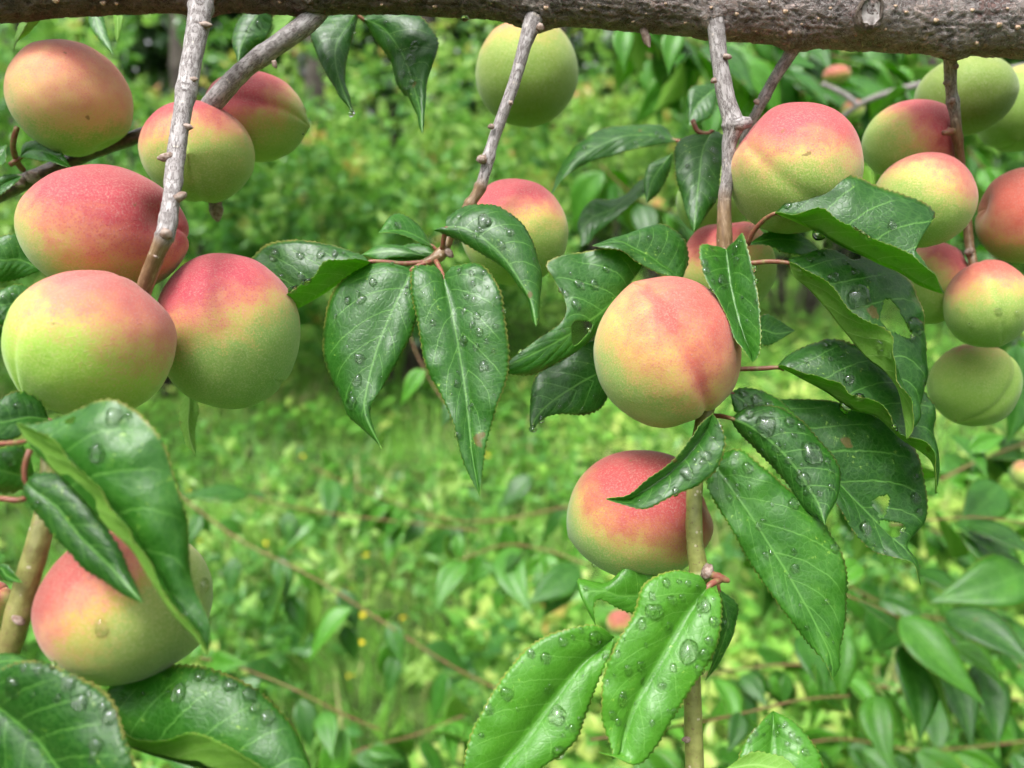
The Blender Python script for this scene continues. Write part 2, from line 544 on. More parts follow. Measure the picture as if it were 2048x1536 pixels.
def build_leaf_mesh(name, Lc, Mc, Rc, bulge=0.0, nv=9, wave=0.0006, teeth=True, thick=0.00022, holes=(), flip=False, seed=0, ref_dir=None, tooth_amp=0.00030, tone=0.5):
    """Lc, Mc, Rc: (nu,3) edge - midrib - edge curves in the world"""
    nu = len(Mc)
    u = np.linspace(0, 1, nu)
    lenM = np.concatenate([[0], np.cumsum(np.linalg.norm(np.diff(Mc, axis=0), axis=1))])

    def edge(E, sgn):
        d = E - Mc
        wdt = np.linalg.norm(d, axis=1)
        dn = norm(d)
        al = np.concatenate([[0], np.cumsum(np.linalg.norm(np.diff(E, axis=0), axis=1))])
        if teeth:
            per = 0.0017 * (1 + 0.25 * np.sin(al * 700 + seed))
            ph = np.cumsum(np.gradient(al) / per)
            sw = (ph % 1.0)
            tw = np.where(sw < 0.72, sw / 0.72, (1 - sw) / 0.28) - 0.5
            return dn * (tw * tooth_amp * 2 * np.clip(wdt / 0.004, 0, 1))[:, None], wdt
        return 0 * E, wdt

    tl_, wl_ = edge(Lc, -1)
    tr_, wr_ = edge(Rc, 1)
    Le, Re = Lc, Rc
    vs = np.concatenate([-(np.linspace(1, 0, nv + 1)[:-1] ** 0.9), [0], np.linspace(0, 1, nv + 1)[1:] ** 0.9])
    G = np.zeros((nu, len(vs), 3))
    for j, v in enumerate(vs):
        E = Le if v < 0 else Re
        G[:, j] = Mc + (E - Mc) * abs(v)
    nrm_ = norm(np.cross(np.gradient(G, axis=0), np.gradient(G, axis=1)))
    # orientation from the wide (left) half
    side = G[:, :nv]
    sn = nrm_[:, :nv].reshape(-1, 3)
    view = CAM - side.reshape(-1, 3)
    wgt = np.repeat(wl_[:, None], nv, 1).reshape(-1)
    rd = view if ref_dir is None else np.repeat(np.asarray(ref_dir)[None], len(view), 0)
    sgn = np.sign((np.einsum('ij,ij->i', sn, norm(rd)) * wgt).sum()) or 1.0
    if flip:
        sgn = -sgn
    N = nrm_ * sgn
    N = np.where(np.isfinite(N), N, 0)
    av = np.abs(vs)[None, :]
    W = np.where(vs[None, :] < 0, wl_[:, None], wr_[:, None])
    lw = LATN * (u[:, None] - 0.20 * av - 0.05 * av ** 2) + np.where(vs[None, :] > 0, 0.5, 0.0)
    # blade swells between the side veins, dips at the midrib, waves at the margin
    q = (G.reshape(-1, 3)) * 160 + seed * 13.7
    wv = vnoise(q, seed).reshape(nu, -1)
    wv2 = vnoise(q * 3.1, seed + 5).reshape(nu, -1)
    sw = np.abs(np.sin(np.pi * (lw + 0.5))) - 0.6
    disp = bulge * W * 4 * av * (1 - av) * np.ones((nu, 1)) + wave * wv * (0.25 + av ** 2) * 1.6 + wave * 0.22 * wv2 * av + 0.00022 * sw * (1 - (2 * av - 1) ** 2) * np.clip(W / 0.008, 0, 1)
    disp = disp * np.clip(W / 0.003, 0, 1)
    P = G + N * disp[..., None]
    N = norm(np.cross(np.gradient(P, axis=0), np.gradient(P, axis=1))) * sgn
    nvv = len(vs)
    X = (vs[None, :] * W * 1000)
    Y = np.repeat((lenM * 1000)[:, None], nvv, 1)
    P[:, 0] += tl_
    P[:, -1] += tr_
    taper = np.clip(1.0 - (np.abs(vs) ** 8)[None, :] * 0.6, 0.3, 1)[..., None]
    top = P + N * thick * 0.5 * taper
    bot = P - N * thick * 0.5 * taper
    idx = np.arange(nu * nvv).reshape(nu, nvv)
    a, b, c, d = idx[:-1, :-1], idx[1:, :-1], idx[1:, 1:], idx[:-1, 1:]
    Q = np.stack([a, b, c, d], -1).reshape(-1, 4)
    if sgn < 0:
        Q = Q[:, ::-1]
    keep = np.ones(len(Q), bool)
    if holes:
        cen = P.reshape(-1, 3)[Q].mean(1) - CAM
        dd = cen @ FWD
        hx = cen @ RGT / dd * FPX + 1024
        hy = 768 - cen @ UPV / dd * FPX
        for (cx, cy_, rx, ry, rot) in holes:
            ca, sa = math.cos(R(rot)), math.sin(R(rot))
            ex = ((hx - cx) * ca + (hy - cy_) * sa) / rx
            ey = (-(hx - cx) * sa + (hy - cy_) * ca) / ry
            keep &= (ex ** 2 + ey ** 2) * (1 + 0.35 * np.sin(3 * np.arctan2(ey, ex) + 1.0)) > 1
    Q = Q[keep]
    nV = nu * nvv
    Qb = Q[:, ::-1] + nV
    # rim: every boundary edge of the kept faces
    E = np.concatenate([Q[:, [0, 1]], Q[:, [1, 2]], Q[:, [2, 3]], Q[:, [3, 0]]])
    key = E[:, 0].astype(np.int64) * nV + E[:, 1]
    rev = E[:, 1].astype(np.int64) * nV + E[:, 0]
    bd = E[~np.isin(key, rev)]
    rim = np.stack([bd[:, 1], bd[:, 0], bd[:, 0] + nV, bd[:, 1] + nV], -1)
    F = np.vstack([Q, Qb, rim])
    mi = np.concatenate([np.zeros(len(Q)), np.ones(len(Qb)), np.ones(len(rim))])
    V = np.vstack([top.reshape(-1, 3), bot.reshape(-1, 3)])
    org = Mc[0]
    vv = np.repeat(vs[None, :], nu, 0).ravel()
    uu = np.repeat(u[:, None], nvv, 1).ravel()
    attrs = {'leaf_u': np.tile(uu, 2), 'leaf_v': np.tile(vv, 2), 'leaf_w': np.tile(lw.ravel(), 2), 'leaf_x': np.tile(X.ravel(), 2), 'leaf_y': np.tile(Y.ravel(), 2), 'leaf_t': np.full(2 * nV, tone)}
    me = mesh_from(name, V - org, F, [M_TOP, M_UND], mi, attrs=attrs)
    return me, org, top, bot, N


def leaf(key, parent, stations, tip, d0, d1, dl=-0.004, dr=-0.004, base=None, bulge=0.10, holes=(), flip=False, wave=0.0006, nu=None, arch=0.0, pet=None, petw=10, drops=(), petd=None, tone=None):
    """stations: (Lx,Ly, Mx,My, Rx,Ry) in photo pixels from base to tip; d0..d1 distance of the midrib;
    dl, dr: how much farther (+) or nearer (-) the two edges lie"""
    st = [list(s) for s in stations]
    if base is not None:
        st.insert(0, [base[0], base[1]] * 3)
    st.append([tip[0], tip[1]] * 3)
    n = len(st)
    Ls, Ms, Rs = [], [], []
    for i, s in enumerate(st):
        f = i / (n - 1)
        d = d0 + (d1 - d0) * f - arch * math.sin(math.pi * f)
        e = min(1.0, 2.2 * math.sin(math.pi * min(max(f, 0.04), 0.96)))
        Ls.append(at(s[0], s[1], d + dl * e))
        Ms.append(at(s[2], s[3], d))
        Rs.append(at(s[4], s[5], d + dr * e))
    Ls, Ms, Rs = np.array(Ls), np.array(Ms), np.array(Rs)
    ln = np.linalg.norm(np.diff(Ms, axis=0), axis=1).sum()
    nu = nu or int(np.clip(ln / 0.00034, 60, 230))
    me, org, top, bot, N = build_leaf_mesh('leaf', catmull(Ls, nu), catmull(Ms, nu), catmull(Rs, nu), bulge, 34 if holes else 9, wave, True, 0.00022, holes, flip, len(LEAVES) + 1, tone=random.Random(key).uniform(0.12, 0.55) if tone is None else tone)
    o = link('leaf', me, parent, org)
    LEAVES[key] = (o, top, bot, N)
    if pet is not None:
        pd = petd if petd is not None else d0
        P = [(p[0], p[1], pd + (d0 - pd) * (i / len(pet)), petw) for i, p in enumerate(pet)]
        P.append((st[0][2], st[0][3], d0, petw * 0.8))
        k = st[1]
        P.append((st[0][2] * 0.7 + k[2] * 0.3, st[0][3] * 0.7 + k[3] * 0.3, d0 + 0.0006, petw * 0.6))
        tube('petiole', P, M_PET, o, ring=10, step=0.0012)
    for dd in drops:
        drop_on(key, *dd)
    return o


# ------------------------------------------------------------------ water drops
def drop_mesh(k):
    r_ = np.random.default_rng(100 + k)
    nr, na = 9, 22
    V, F = [], []
    hgt = 0.50 + 0.24 * r_.random()
    ph = r_.random(4) * 6.28
    am = r_.random(4) * np.array([0.16, 0.10, 0.06, 0.04])
    for i in range(nr + 1):
        a = i / nr * math.pi / 2
        for j in range(na):
            th = 2 * math.pi * j / na
            rad = math.cos(a) * (1 + sum(am[m] * math.cos((m + 2) * th + ph[m]) for m in range(4)))
            rad *= 1.0 + 0.04 * math.sin(2 * a)
            V.append((rad * math.cos(th), rad * math.sin(th), hgt * math.sin(a) ** 0.85 if i else 0.0))
    for i in range(nr):
        for j in range(na):
            k2 = (j + 1) % na
            F.append((i * na + j, i * na + k2, (i + 1) * na + k2, (i + 1) * na + j))
    b = len(V)
    for j in range(na):
        th = 2 * math.pi * j / na
        V.append((V[j][0] * 0.96, V[j][1] * 0.96, -0.16))
    for j in range(na):
        k2 = (j + 1) % na
        F.append((b + j, b + k2, k2, j))
    F.append(tuple(b + j for j in reversed(range(na))))
    return mesh_from('water_drop', V, F, M_WATER)


DROPS = [drop_mesh(k) for k in range(8)]


def place_drop(parent, p, nrm, r, k=None, squash=1.0, name='water_drop', spin=None):
    z = Vector(nrm).normalized()
    dwn = Vector((0, 0, -1))
    x = dwn - z * dwn.dot(z)
    x = x.normalized() if x.length > 1e-3 else Vector((1, 0, 0))
    y = z.cross(x)
    m = Matrix((x, y, z)).transposed()
    a = random.uniform(-0.6, 0.6) if spin is None else spin
    o = bpy.data.objects.new(name, DROPS[random.randrange(8) if k is None else k])
    COL.objects.link(o)
    o.parent = parent
    o.location = Vector(p) - Vector(WORLD_LOC[parent.name])
    o.rotation_euler = (m @ Matrix.Rotation(a, 3, 'Z')).to_euler()
    o.scale = (r * random.uniform(0.95, 1.25), r * random.uniform(0.85, 1.05), r * squash)
    return o


def project(P):
    q = P - CAM
    d = q @ FWD
    return np.stack([q @ RGT / d * FPX + 1024, 768 - q @ UPV / d * FPX], -1), d


def drop_on(key, px, py, rpx):
    o, top, bot, N = LEAVES[key]
    T = top.reshape(-1, 3)
    B = bot.reshape(-1, 3)
    NN = N.reshape(-1, 3)
    s, d = project(T)
    face = np.einsum('ij,ij->i', NN, norm(CAM - T))
    e = np.hypot(s[:, 0] - px, s[:, 1] - py)
    near = e < max(6.0, e.min() + 2.0)
    i = np.where(near)[0]
    i = i[np.argmin(d[i] * 1000 + e[i] * 0.15)]        # the surface in front
    p, n = (T[i], NN[i]) if face[i] > 0 else (B[i], -NN[i])
    place_drop(o, p, n, rpx * d[i] / FPX)


def random_drops(key, n, rmin, rmax, seed):
    r_ = random.Random(seed)
    o, top, bot, N = LEAVES[key]
    nu, nv = top.shape[:2]
    c = 0
    for _ in range(n * 6):
        i, j = r_.randrange(int(nu * 0.08), int(nu * 0.9)), r_.randrange(1, nv - 1)
        p, nn = top[i, j], N[i, j]
        if nn[2] < -0.1:
            continue
        s, d = project(p[None])
        rr = rmin + (rmax - rmin) * r_.random() ** 2.2
        place_drop(o, p, nn, rr * d[0] / FPX)
        c += 1
        if c >= n:
            break


# ------------------------------------------------------------------ fruit
def fruit(key, px, py, rx, ry, d, pole=(0, 1, 0.15), sut=(0, 0, 1), blush=(0.1, 1, 0.2), bias=0.0, tipamt=0.05, cavity=0.16, groove=0.035, label='', seed=0, drops=(), detail=(96, 64), group=None, parent=None, **kw):
    """pole: direction of the stalk end, sut: direction the seam faces, both in (right, up, towards camera)"""
    c = at(px, py, d)
    B = np.stack([RGT, UPV, -FWD])                       # rows: camera axes
    sx, sy = rx * d / FPX, ry * d / FPX
    sz = 0.5 * (sx + sy)
    na, nb = detail
    th = np.linspace(0, 2 * np.pi, na, endpoint=False)
    ph = np.linspace(0, np.pi, nb)
    TH, PH = np.meshgrid(th, ph)
    a = np.minimum(TH, 2 * np.pi - TH)                   # angle from the seam
    r = np.ones_like(TH)
    sfade = np.sin(PH) ** 0.5
    r -= groove * np.exp(-(a / 0.11) ** 2) * sfade
    r += groove * 0.45 * np.exp(-((a - 0.32) / 0.24) ** 2) * sfade
    r -= cavity * np.exp(-(PH / 0.30) ** 2)
    r += 0.025 * np.exp(-((PH - 0.62) / 0.26) ** 2)
    r += tipamt * 0.8 * np.exp(-((np.pi - PH) / 0.20) ** 2) + tipamt * 0.35 * np.exp(-((np.pi - PH) / 0.06) ** 2)
    X = np.sin(PH) * np.cos(TH)
    Y = np.sin(PH) * np.sin(TH)
    Z = np.cos(PH)
    U = np.stack([X, Y, Z], -1)
    r += 0.026 * vnoise(U.reshape(-1, 3) * 1.6 + seed * 7.7, seed).reshape(r.shape)
    r += 0.008 * vnoise(U.reshape(-1, 3) * 4.0 + seed * 3.7, seed).reshape(r.shape)
    Pn = U * r[..., None]
    pz = norm(np.array(pole, float))
    px_ = np.array(sut, float)
    px_ = norm(px_ - pz * np.dot(px_, pz))
    py_ = np.cross(pz, px_)
    Q = Pn[..., :1] * px_ + Pn[..., 1:2] * py_ + Pn[..., 2:] * pz      # camera axes
    # fit the outline to the size in the photograph
    ext = (Q.reshape(-1, 3).max(0) - Q.reshape(-1, 3).min(0)) / 2
    Q = Q / ext * np.array([sx, sy, sz])
    off = np.zeros(3)
    for _ in range(4):
        sp, _d = project((Q @ B).reshape(-1, 3) + c + off)
        lo, hi = sp.min(0), sp.max(0)
        Q = Q * np.array([2 * rx / (hi[0] - lo[0]), 2 * ry / (hi[1] - lo[1]), 1.0])
        off = off + ((px - (lo[0] + hi[0]) / 2) * RGT - (py - (lo[1] + hi[1]) / 2) * UPV) * d / FPX
    c = c + off
    V = (Q @ B)
    ring = na
    n = nb
    Vf = V.reshape(-1, 3)
    i0 = np.arange(n - 1)[:, None] * ring + np.arange(ring)[None]
    i1 = np.arange(n - 1)[:, None] * ring + (np.arange(ring)[None] + 1) % ring
    F = np.stack([i0, i0 + ring, i1 + ring, i1], -1).reshape(-1, 4)
    sutm = np.exp(-(a / 0.13) ** 2) * (0.7 + 0.5 * np.sin(PH * 5.0 + seed)) * np.sin(PH)
    bd = norm(np.array(blush, float)) @ B
    mat = fruit_material('fruit_skin_%s' % key, float(sz), tuple(bd), bias, seed + 1, **kw)
    me = mesh_from('apricot', Vf, F, mat, attrs={'suture': sutm.ravel()})
    o = link('apricot', me, parent, c)
    if parent is None:
        tag(o, label, 'apricot', group)
    for (qx, qy, rr, sq) in drops:
        s, dd = project(Vf + c)
        nn = norm(Vf / np.array([sx, sx, sy]))
        e = np.hypot(s[:, 0] - qx, s[:, 1] - qy) + np.where(dd > d, 1e4, 0)
        i = int(np.argmin(e))
        place_drop(o, (Vf + c)[i], nn[i], rr * dd[i] / FPX, squash=sq)
    return o


# ================================================================== the large structure
def ground_material():
    t = NT('ground_soil')
    co = t.n('ShaderNodeTexCoord').outputs['Object']
    n1 = t.noise(co, 1.3, 4.0)
    n2 = t.noise(co, 14.0, 4.0)
    col = t.ramp(n2, [(0.3, (0.035, 0.055, 0.015)), (0.55, (0.07, 0.13, 0.025)), (0.75, (0.14, 0.13, 0.06))])
    col = t.mix(t.sstep(n1, 0.45, 0.65), col, (0.10, 0.22, 0.03))
    return t.finish(t.principled(col, 0.9, 0.2, t.bump(n2, 0.8, 0.03)))


def foliage_material(name, stops, trans=0.42, rough=0.42, tr_col=(0.26, 0.56, 0.04)):
    t = NT(name)
    v = t.attr('tint')
    col = t.ramp(v, stops)
    p = t.principled(col, rough, 0.45)
    tr = t.n('ShaderNodeBsdfTranslucent')
    t.put(tr.inputs['Color'], t.mix(0.5, col, tr_col))
    return t.finish(t.mixsh(trans, p, tr.outputs[0]))


M_GROUND = ground_material()
M_GRASS = foliage_material('grass_blade', [(0.0, (0.05, 0.16, 0.022)), (0.45, (0.13, 0.33, 0.042)), (0.75, (0.20, 0.48, 0.045)), (0.92, (0.44, 0.42, 0.17))])
M_WEED = foliage_material('weed_leaf', [(0.0, (0.045, 0.16, 0.022)), (0.5, (0.13, 0.36, 0.045)), (0.80, (0.26, 0.52, 0.075)), (1.0, (0.50, 0.60, 0.15))])
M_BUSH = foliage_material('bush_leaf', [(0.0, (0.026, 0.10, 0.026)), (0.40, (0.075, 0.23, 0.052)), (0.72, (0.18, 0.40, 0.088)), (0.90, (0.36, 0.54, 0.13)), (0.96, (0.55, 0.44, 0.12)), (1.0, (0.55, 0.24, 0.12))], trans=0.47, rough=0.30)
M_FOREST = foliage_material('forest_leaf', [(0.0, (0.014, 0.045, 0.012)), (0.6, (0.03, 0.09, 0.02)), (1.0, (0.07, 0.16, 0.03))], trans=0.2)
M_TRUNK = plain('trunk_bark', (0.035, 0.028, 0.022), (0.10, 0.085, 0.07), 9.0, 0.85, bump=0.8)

M_GREENSTEM = plain('green_stem', (0.06, 0.14, 0.025), (0.12, 0.20, 0.04), 40.0, 0.6)

# ground: one sheet out to the horizon, finer and uneven close by
gx = np.concatenate([[-240, -60, -20], np.linspace(-9, 9, 60), [20, 60, 240]])
gy = np.concatenate([[-240, -60, -12], np.linspace(-3, 15, 60), [30, 70, 240]])
GX, GY = np.meshgrid(gx, gy)
GZ = 0.05 * vnoise(np.stack([GX.ravel() * 0.7, GY.ravel() * 0.7, 0 * GX.ravel()], -1), 4).reshape(GX.shape)
GZ = GZ * (np.abs(GX) < 15) * (np.abs(GY) < 20)
ii = np.arange(len(gy) - 1)[:, None] * len(gx) + np.arange(len(gx) - 1)[None]
gme = mesh_from('ground', np.stack([GX, GY, GZ], -1).reshape(-1, 3), np.stack([ii, ii + 1, ii + 1 + len(gx), ii + len(gx)], -1).reshape(-1, 4), M_GROUND)
tag(link('ground', gme), None, None, kind='structure')


def gz(x, y):
    return 0.05 * vnoise(np.stack([np.asarray(x) * 0.7, np.asarray(y) * 0.7, 0 * np.asarray(x)], -1), 4)


def leaf_quads(P, D, S, L, W, fold=0.25):
    """many small leaves: base points, direction, side vector, length, width -> 6-vertex folded blades"""
    n = len(P)
    D, S = norm(D), norm(S)
    S = norm(S - D * np.einsum('ij,ij->i', S, D)[:, None])
    N = np.cross(D, S)
    L, W = L[:, None], W[:, None]
    mid1 = P + D * L * 0.40 - N * W * fold
    tip = P + D * L - N * L * 0.10
    lft = P + D * L * 0.42 - S * W * 0.5
    rgt = P + D * L * 0.42 + S * W * 0.5
    V = np.stack([P, lft, mid1, rgt, tip], 1).reshape(-1, 3)
    b = np.arange(n)[:, None] * 5
    F = np.concatenate([b + [0, 1, 2], b + [1, 4, 2], b + [0, 2, 3], b + [2, 4, 3]], 1).reshape(-1, 3)
    return V, F


# grass and low weeds
def scatter(n, y0, y1, spread, power=1.6, seed=0):
    r_ = np.random.default_rng(seed)
    y = y0 + (y1 - y0) * r_.random(n) ** power
    x = (r_.random(n) * 2 - 1) * (0.9 + y * spread)
    return x, y, r_


def patch(x, y, k):
    return vnoise(np.stack([x * 1.1, y * 1.1, 0 * x + k], -1), 21)


x, y, r_ = scatter(32000, 0.9, 12.0, 0.80, 1.5, 1)
ln = 0.06 + 0.22 * r_.random(len(x)) ** 1.5
az = r_.random(len(x)) * 6.283
lean = 0.25 + 0.65 * r_.random(len(x))
D = np.stack([np.cos(az) * lean, np.sin(az) * lean, np.ones(len(x))], -1)
S = np.stack([-np.sin(az), np.cos(az), 0 * az], -1)
V, F = leaf_quads(np.stack([x, y, gz(x, y) - 0.005], -1), D, S, ln, 0.006 + 0.006 * r_.random(len(x)), 0.1)
tint = np.clip(0.50 + 0.38 * patch(x, y, 2) + 0.30 * patch(x * 3, y * 3, 7) + 0.24 * r_.standard_normal(len(x)), 0, 1)
gm = mesh_from('grass', V, F, M_GRASS, smooth=False, attrs={'tint': np.repeat(tint, 5)})
tag(link('grass', gm), 'bright green grass covering the ground beneath the fruit tree', 'grass', kind='stuff')

x, y, r_ = scatter(36000, 0.9, 11.0, 0.80, 1.5, 2)
pz_ = patch(x * 1.7, y * 1.7, 5)
az = r_.random(len(x)) * 6.283
lean = 0.8 + 1.5 * r_.random(len(x))
D = np.stack([np.cos(az) * lean, np.sin(az) * lean, 0.35 + 0.5 * r_.random(len(x))], -1)
S = np.stack([-np.sin(az), np.cos(az), 0.2 * r_.standard_normal(len(x))], -1)
hz = (0.02 + 0.15 * r_.random(len(x)) ** 1.6) * (1 + 0.5 * pz_)
keep_ = patch(x * 2.2, y * 2.2, 13) > -0.25 - 0.25 * r_.random(len(x))
x, y, hz, D, S, pz_ = x[keep_], y[keep_], hz[keep_], D[keep_], S[keep_], pz_[keep_]
V, F = leaf_quads(np.stack([x, y, gz(x, y) + hz], -1), D, S, 0.040 + 0.065 * r_.random(len(x)), 0.024 + 0.036 * r_.random(len(x)), 0.15)
tint = np.clip(0.48 + 0.50 * pz_ + 0.35 * patch(x * 4, y * 4, 9) + 0.27 * r_.standard_normal(len(x)), 0, 1)
wm = mesh_from('ground_cover', V, F, M_WEED, smooth=False, attrs={'tint': np.repeat(tint, 5)})
tag(link('ground_cover', wm), 'low broad-leaved weeds growing through the grass', 'ground cover', kind='stuff')


# shrubs behind: stems with many leafy shoots
def bush(cx, cy, rx, ry, h, nshoot, lab, seed, warm=0.0, dark=0.0, leafl=0.068):
    r_ = np.random.default_rng(seed)
    root = link('bush', None, None, (cx, cy, 0))
    tag(root, lab, 'bush', 'bushes behind the tree')
    # stems
    SV, SF, k = [], [], 0
    stems = []
    for s in range(9):
        a = r_.random() * 6.283
        q = r_.random() ** 0.6 * 0.7
        e = np.array([math.cos(a) * rx * q, math.sin(a) * ry * q, h * (0.55 + 0.3 * r_.random())])
        stems.append(e)
        b = np.array([math.cos(a) * 0.12, math.sin(a) * 0.12, -0.03])
        for t_ in range(5):
            f = t_ / 4
            c_ = b * (1 - f) + e * f + np.array([0, 0, 0.12 * math.sin(math.pi * f)])
            rd = (0.022 if h > 1.0 else 0.006) * (1 - 0.75 * f)
            for j in range(6):
                th = j * math.pi / 3
                SV.append(c_ + np.array([math.cos(th), math.sin(th), 0]) * rd)
            if t_:
                for j in range(6):
                    j2 = (j + 1) % 6
                    SF.append((k + j - 6, k + j2 - 6, k + j2, k + j))
            k += 6
    sm = mesh_from('stem', SV, SF, M_TRUNK if h > 1.0 else M_GREENSTEM)
    tag(link('stem', sm, root, (cx, cy, 0)), None, None)
    # shoots
    th = r_.random(nshoot) * 6.283
    cz = r_.random(nshoot)
    el = np.arcsin(np.clip(cz * 1.25 - 0.25, -1, 1))
    rad = 0.5 + 0.55 * r_.random(nshoot)
    lump = 1 + 0.50 * vnoise(np.stack([np.cos(th) * 1.9, np.sin(th) * 1.9, el * 2.2], -1) + seed, seed)
    o_ = np.stack([np.cos(th) * np.cos(el) * rx, np.sin(th) * np.cos(el) * ry, 0.42 * h + np.sin(el) * h * 0.5], -1) * 1.0
    base = np.stack([o_[:, 0] * rad * lump, o_[:, 1] * rad * lump, 0.25 * h + (o_[:, 2] - 0.25 * h) * rad * lump], -1)
    dr = norm(np.stack([np.cos(th) * 0.7, np.sin(th) * 0.7, 0.75 + 0.5 * r_.standard_normal(nshoot)], -1) + 0.35 * r_.standard_normal((nshoot, 3)))
    nl = 22
    f = np.linspace(0, 1, nl)[None, :, None]
    slen = (0.22 + 0.26 * r_.random(nshoot))[:, None, None]
    P = base[:, None, :] + dr[:, None, :] * f * slen + np.array([0, 0, -0.35]) * slen * f ** 2 * r_.random(nshoot)[:, None, None]
    P = P.reshape(-1, 3)
    P = P + 0.012 * r_.standard_normal(P.shape)
    n = len(P)
    Dd = np.repeat(dr, nl, 0) * 0.5 + r_.standard_normal((n, 3)) * 0.75
    Dd[:, 2] -= 0.15
    Ss = r_.standard_normal((n, 3)) * np.array([1, 1, 0.35])
    P[:, 2] = np.maximum(P[:, 2], 0.03)
    V, F = leaf_quads(P, Dd, Ss, leafl * (0.6 + 0.7 * r_.random(n)), leafl * 0.5 * (0.6 + 0.6 * r_.random(n)), 0.2)
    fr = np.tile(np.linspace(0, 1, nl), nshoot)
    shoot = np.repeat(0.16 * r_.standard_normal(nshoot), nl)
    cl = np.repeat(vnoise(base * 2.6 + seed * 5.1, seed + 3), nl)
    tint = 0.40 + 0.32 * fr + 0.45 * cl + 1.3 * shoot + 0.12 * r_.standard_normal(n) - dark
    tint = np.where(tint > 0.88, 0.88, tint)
    wsel = np.repeat(r_.random(nshoot) < warm, nl) & (fr > 0.55)
    tint = np.where(wsel, 0.90 + 0.1 * r_.random(n), tint)
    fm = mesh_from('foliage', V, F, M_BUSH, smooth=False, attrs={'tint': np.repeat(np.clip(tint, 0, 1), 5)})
    tag(link('foliage', fm, root, (cx, cy, 0)), None, None, kind='stuff')
    return root


bush(-2.3, 4.7, 1.35, 0.9, 2.25, 360, 'dense green bush with a few yellow leaves behind the left fruit', 31, 0.14, -0.10, 0.088)
bush(-0.75, 5.0, 1.1, 0.8, 1.75, 330, 'green bush with dark lower part behind the hanging leaf in the middle', 32, 0.07, 0.04, 0.088)
bush(-1.0, 6.6, 1.6, 1.0, 2.85, 380, 'pale yellow-green bush with orange tips behind the left twigs', 33, 0.30, -0.27, 0.088)
bush(0.75, 6.0, 1.25, 0.9, 2.5, 330, 'light green bush seen behind the fruit hanging below the branch', 34, 0.24, -0.25, 0.088)
bush(2.6, 7.2, 1.8, 1.1, 3.0, 560, 'dark green bush behind the fruit cluster on the right', 35, 0.04, 0.02, 0.088)
bush(-4.2, 6.2, 1.7, 1.2, 3.1, 330, 'tall green bush at the far left behind the blushed fruit', 36, 0.08, -0.02, 0.088)
bush(-0.30, 1.75, 0.38, 0.30, 0.42, 20, 'low bright weed clump in the grass at the lower middle', 39, 0.05, -0.14, 0.06)
bush(-0.72, 1.95, 0.40, 0.32, 0.36, 20, 'low bright weed clump in the grass right of the lower left fruit', 40, 0.05, -0.16, 0.06)
bush(0.95, 2.5, 0.50, 0.36, 0.50, 40, 'low weed clump in the grass behind the right-hand leaves', 42, 0.05, -0.05, 0.06)

# the wood behind, one mass of dark trunks and leaves
wr = np.random.default_rng(55)
n = 70000
wx = (wr.random(n) * 2 - 1) * 14
wy = 9.5 + 4 * wr.random(n)
wz = 6.5 * wr.random(n) ** 0.8
hole = vnoise(np.stack([wx * 0.8, wy * 0.5, wz * 0.9], -1), 61) > -0.75
wx, wy, wz = wx[hole], wy[hole], wz[hole]
# unseen ring of orchard leaves round the viewer, added to cut the side light
n2 = 42000
aa = R(52) + R(256) * wr.random(n2)
ra = 4.6 + 2.6 * wr.random(n2)
wx = np.concatenate([wx, np.sin(aa) * ra])
wy = np.concatenate([wy, np.cos(aa) * ra + 0.8])
wz = np.concatenate([wz, 3.5 * wr.random(n2) * (0.82 + 0.18 * np.sin(aa * 9))])
n = len(wx)
V, F = leaf_quads(np.stack([wx, wy, wz], -1), wr.standard_normal((n, 3)), wr.standard_normal((n, 3)), 0.18 + 0.16 * wr.random(n), 0.12 + 0.10 * wr.random(n), 0.2)
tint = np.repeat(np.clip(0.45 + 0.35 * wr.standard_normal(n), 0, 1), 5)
TV, TF = [], []
k = len(V)
for tx, ty, tr_ in ((-2.15, 9.0, 0.16), (-1.05, 9.2, 0.20), (0.6, 9.6, 0.15), (-3.6, 9.4, 0.17), (2.6, 9.8, 0.16), (-5.6, 9.6, 0.2), (4.6, 9.5, 0.2), (1.6, 10.5, 0.17)):
    for t_ in range(6):
        zz = t_ * 1.25 - 0.1
        cxn = tx + 0.12 * math.sin(zz * 1.3 + tx)
        for j in range(10):
            th = j * 2 * math.pi / 10
            rd = tr_ * (1 - 0.09 * t_) * (1 + 0.08 * math.sin(3 * th + zz))
            TV.append((cxn + math.cos(th) * rd, ty + math.sin(th) * rd, zz))
        if t_:
            for j in range(10):
                j2 = (j + 1) % 10
                TF.append((k + j - 10, k + j2 - 10, k + j2, k + j))
        k += 10
nf = len(F)
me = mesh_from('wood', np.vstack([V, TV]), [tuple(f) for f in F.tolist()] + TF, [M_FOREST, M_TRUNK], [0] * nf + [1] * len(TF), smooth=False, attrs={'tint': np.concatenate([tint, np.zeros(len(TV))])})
tag(link('wood', me), 'dark wood of trunks and leaves behind the bushes, plus an unseen ring of leaves added round the viewer', 'wood', kind='stuff')

# ================================================================== the fruiting branch
branch = link('fruit_tree_branch', None, None, at(2250, 48, 0.255))
tag(branch, 'thick grey-brown branch across the top with drooping twigs and wet leaves', 'branch')

limb_pts = [(-420, -14, 0.252, 108), (-100, -10, 0.250, 110), (200, -36, 0.249, 116), (500, -40, 0.248, 118), (800, -36, 0.248, 116), (1100, -18, 0.250, 120), (1400, 4, 0.251, 128), (1700, 26, 0.253, 134), (2048, 42, 0.255, 136), (2500, 60, 0.258, 140)]


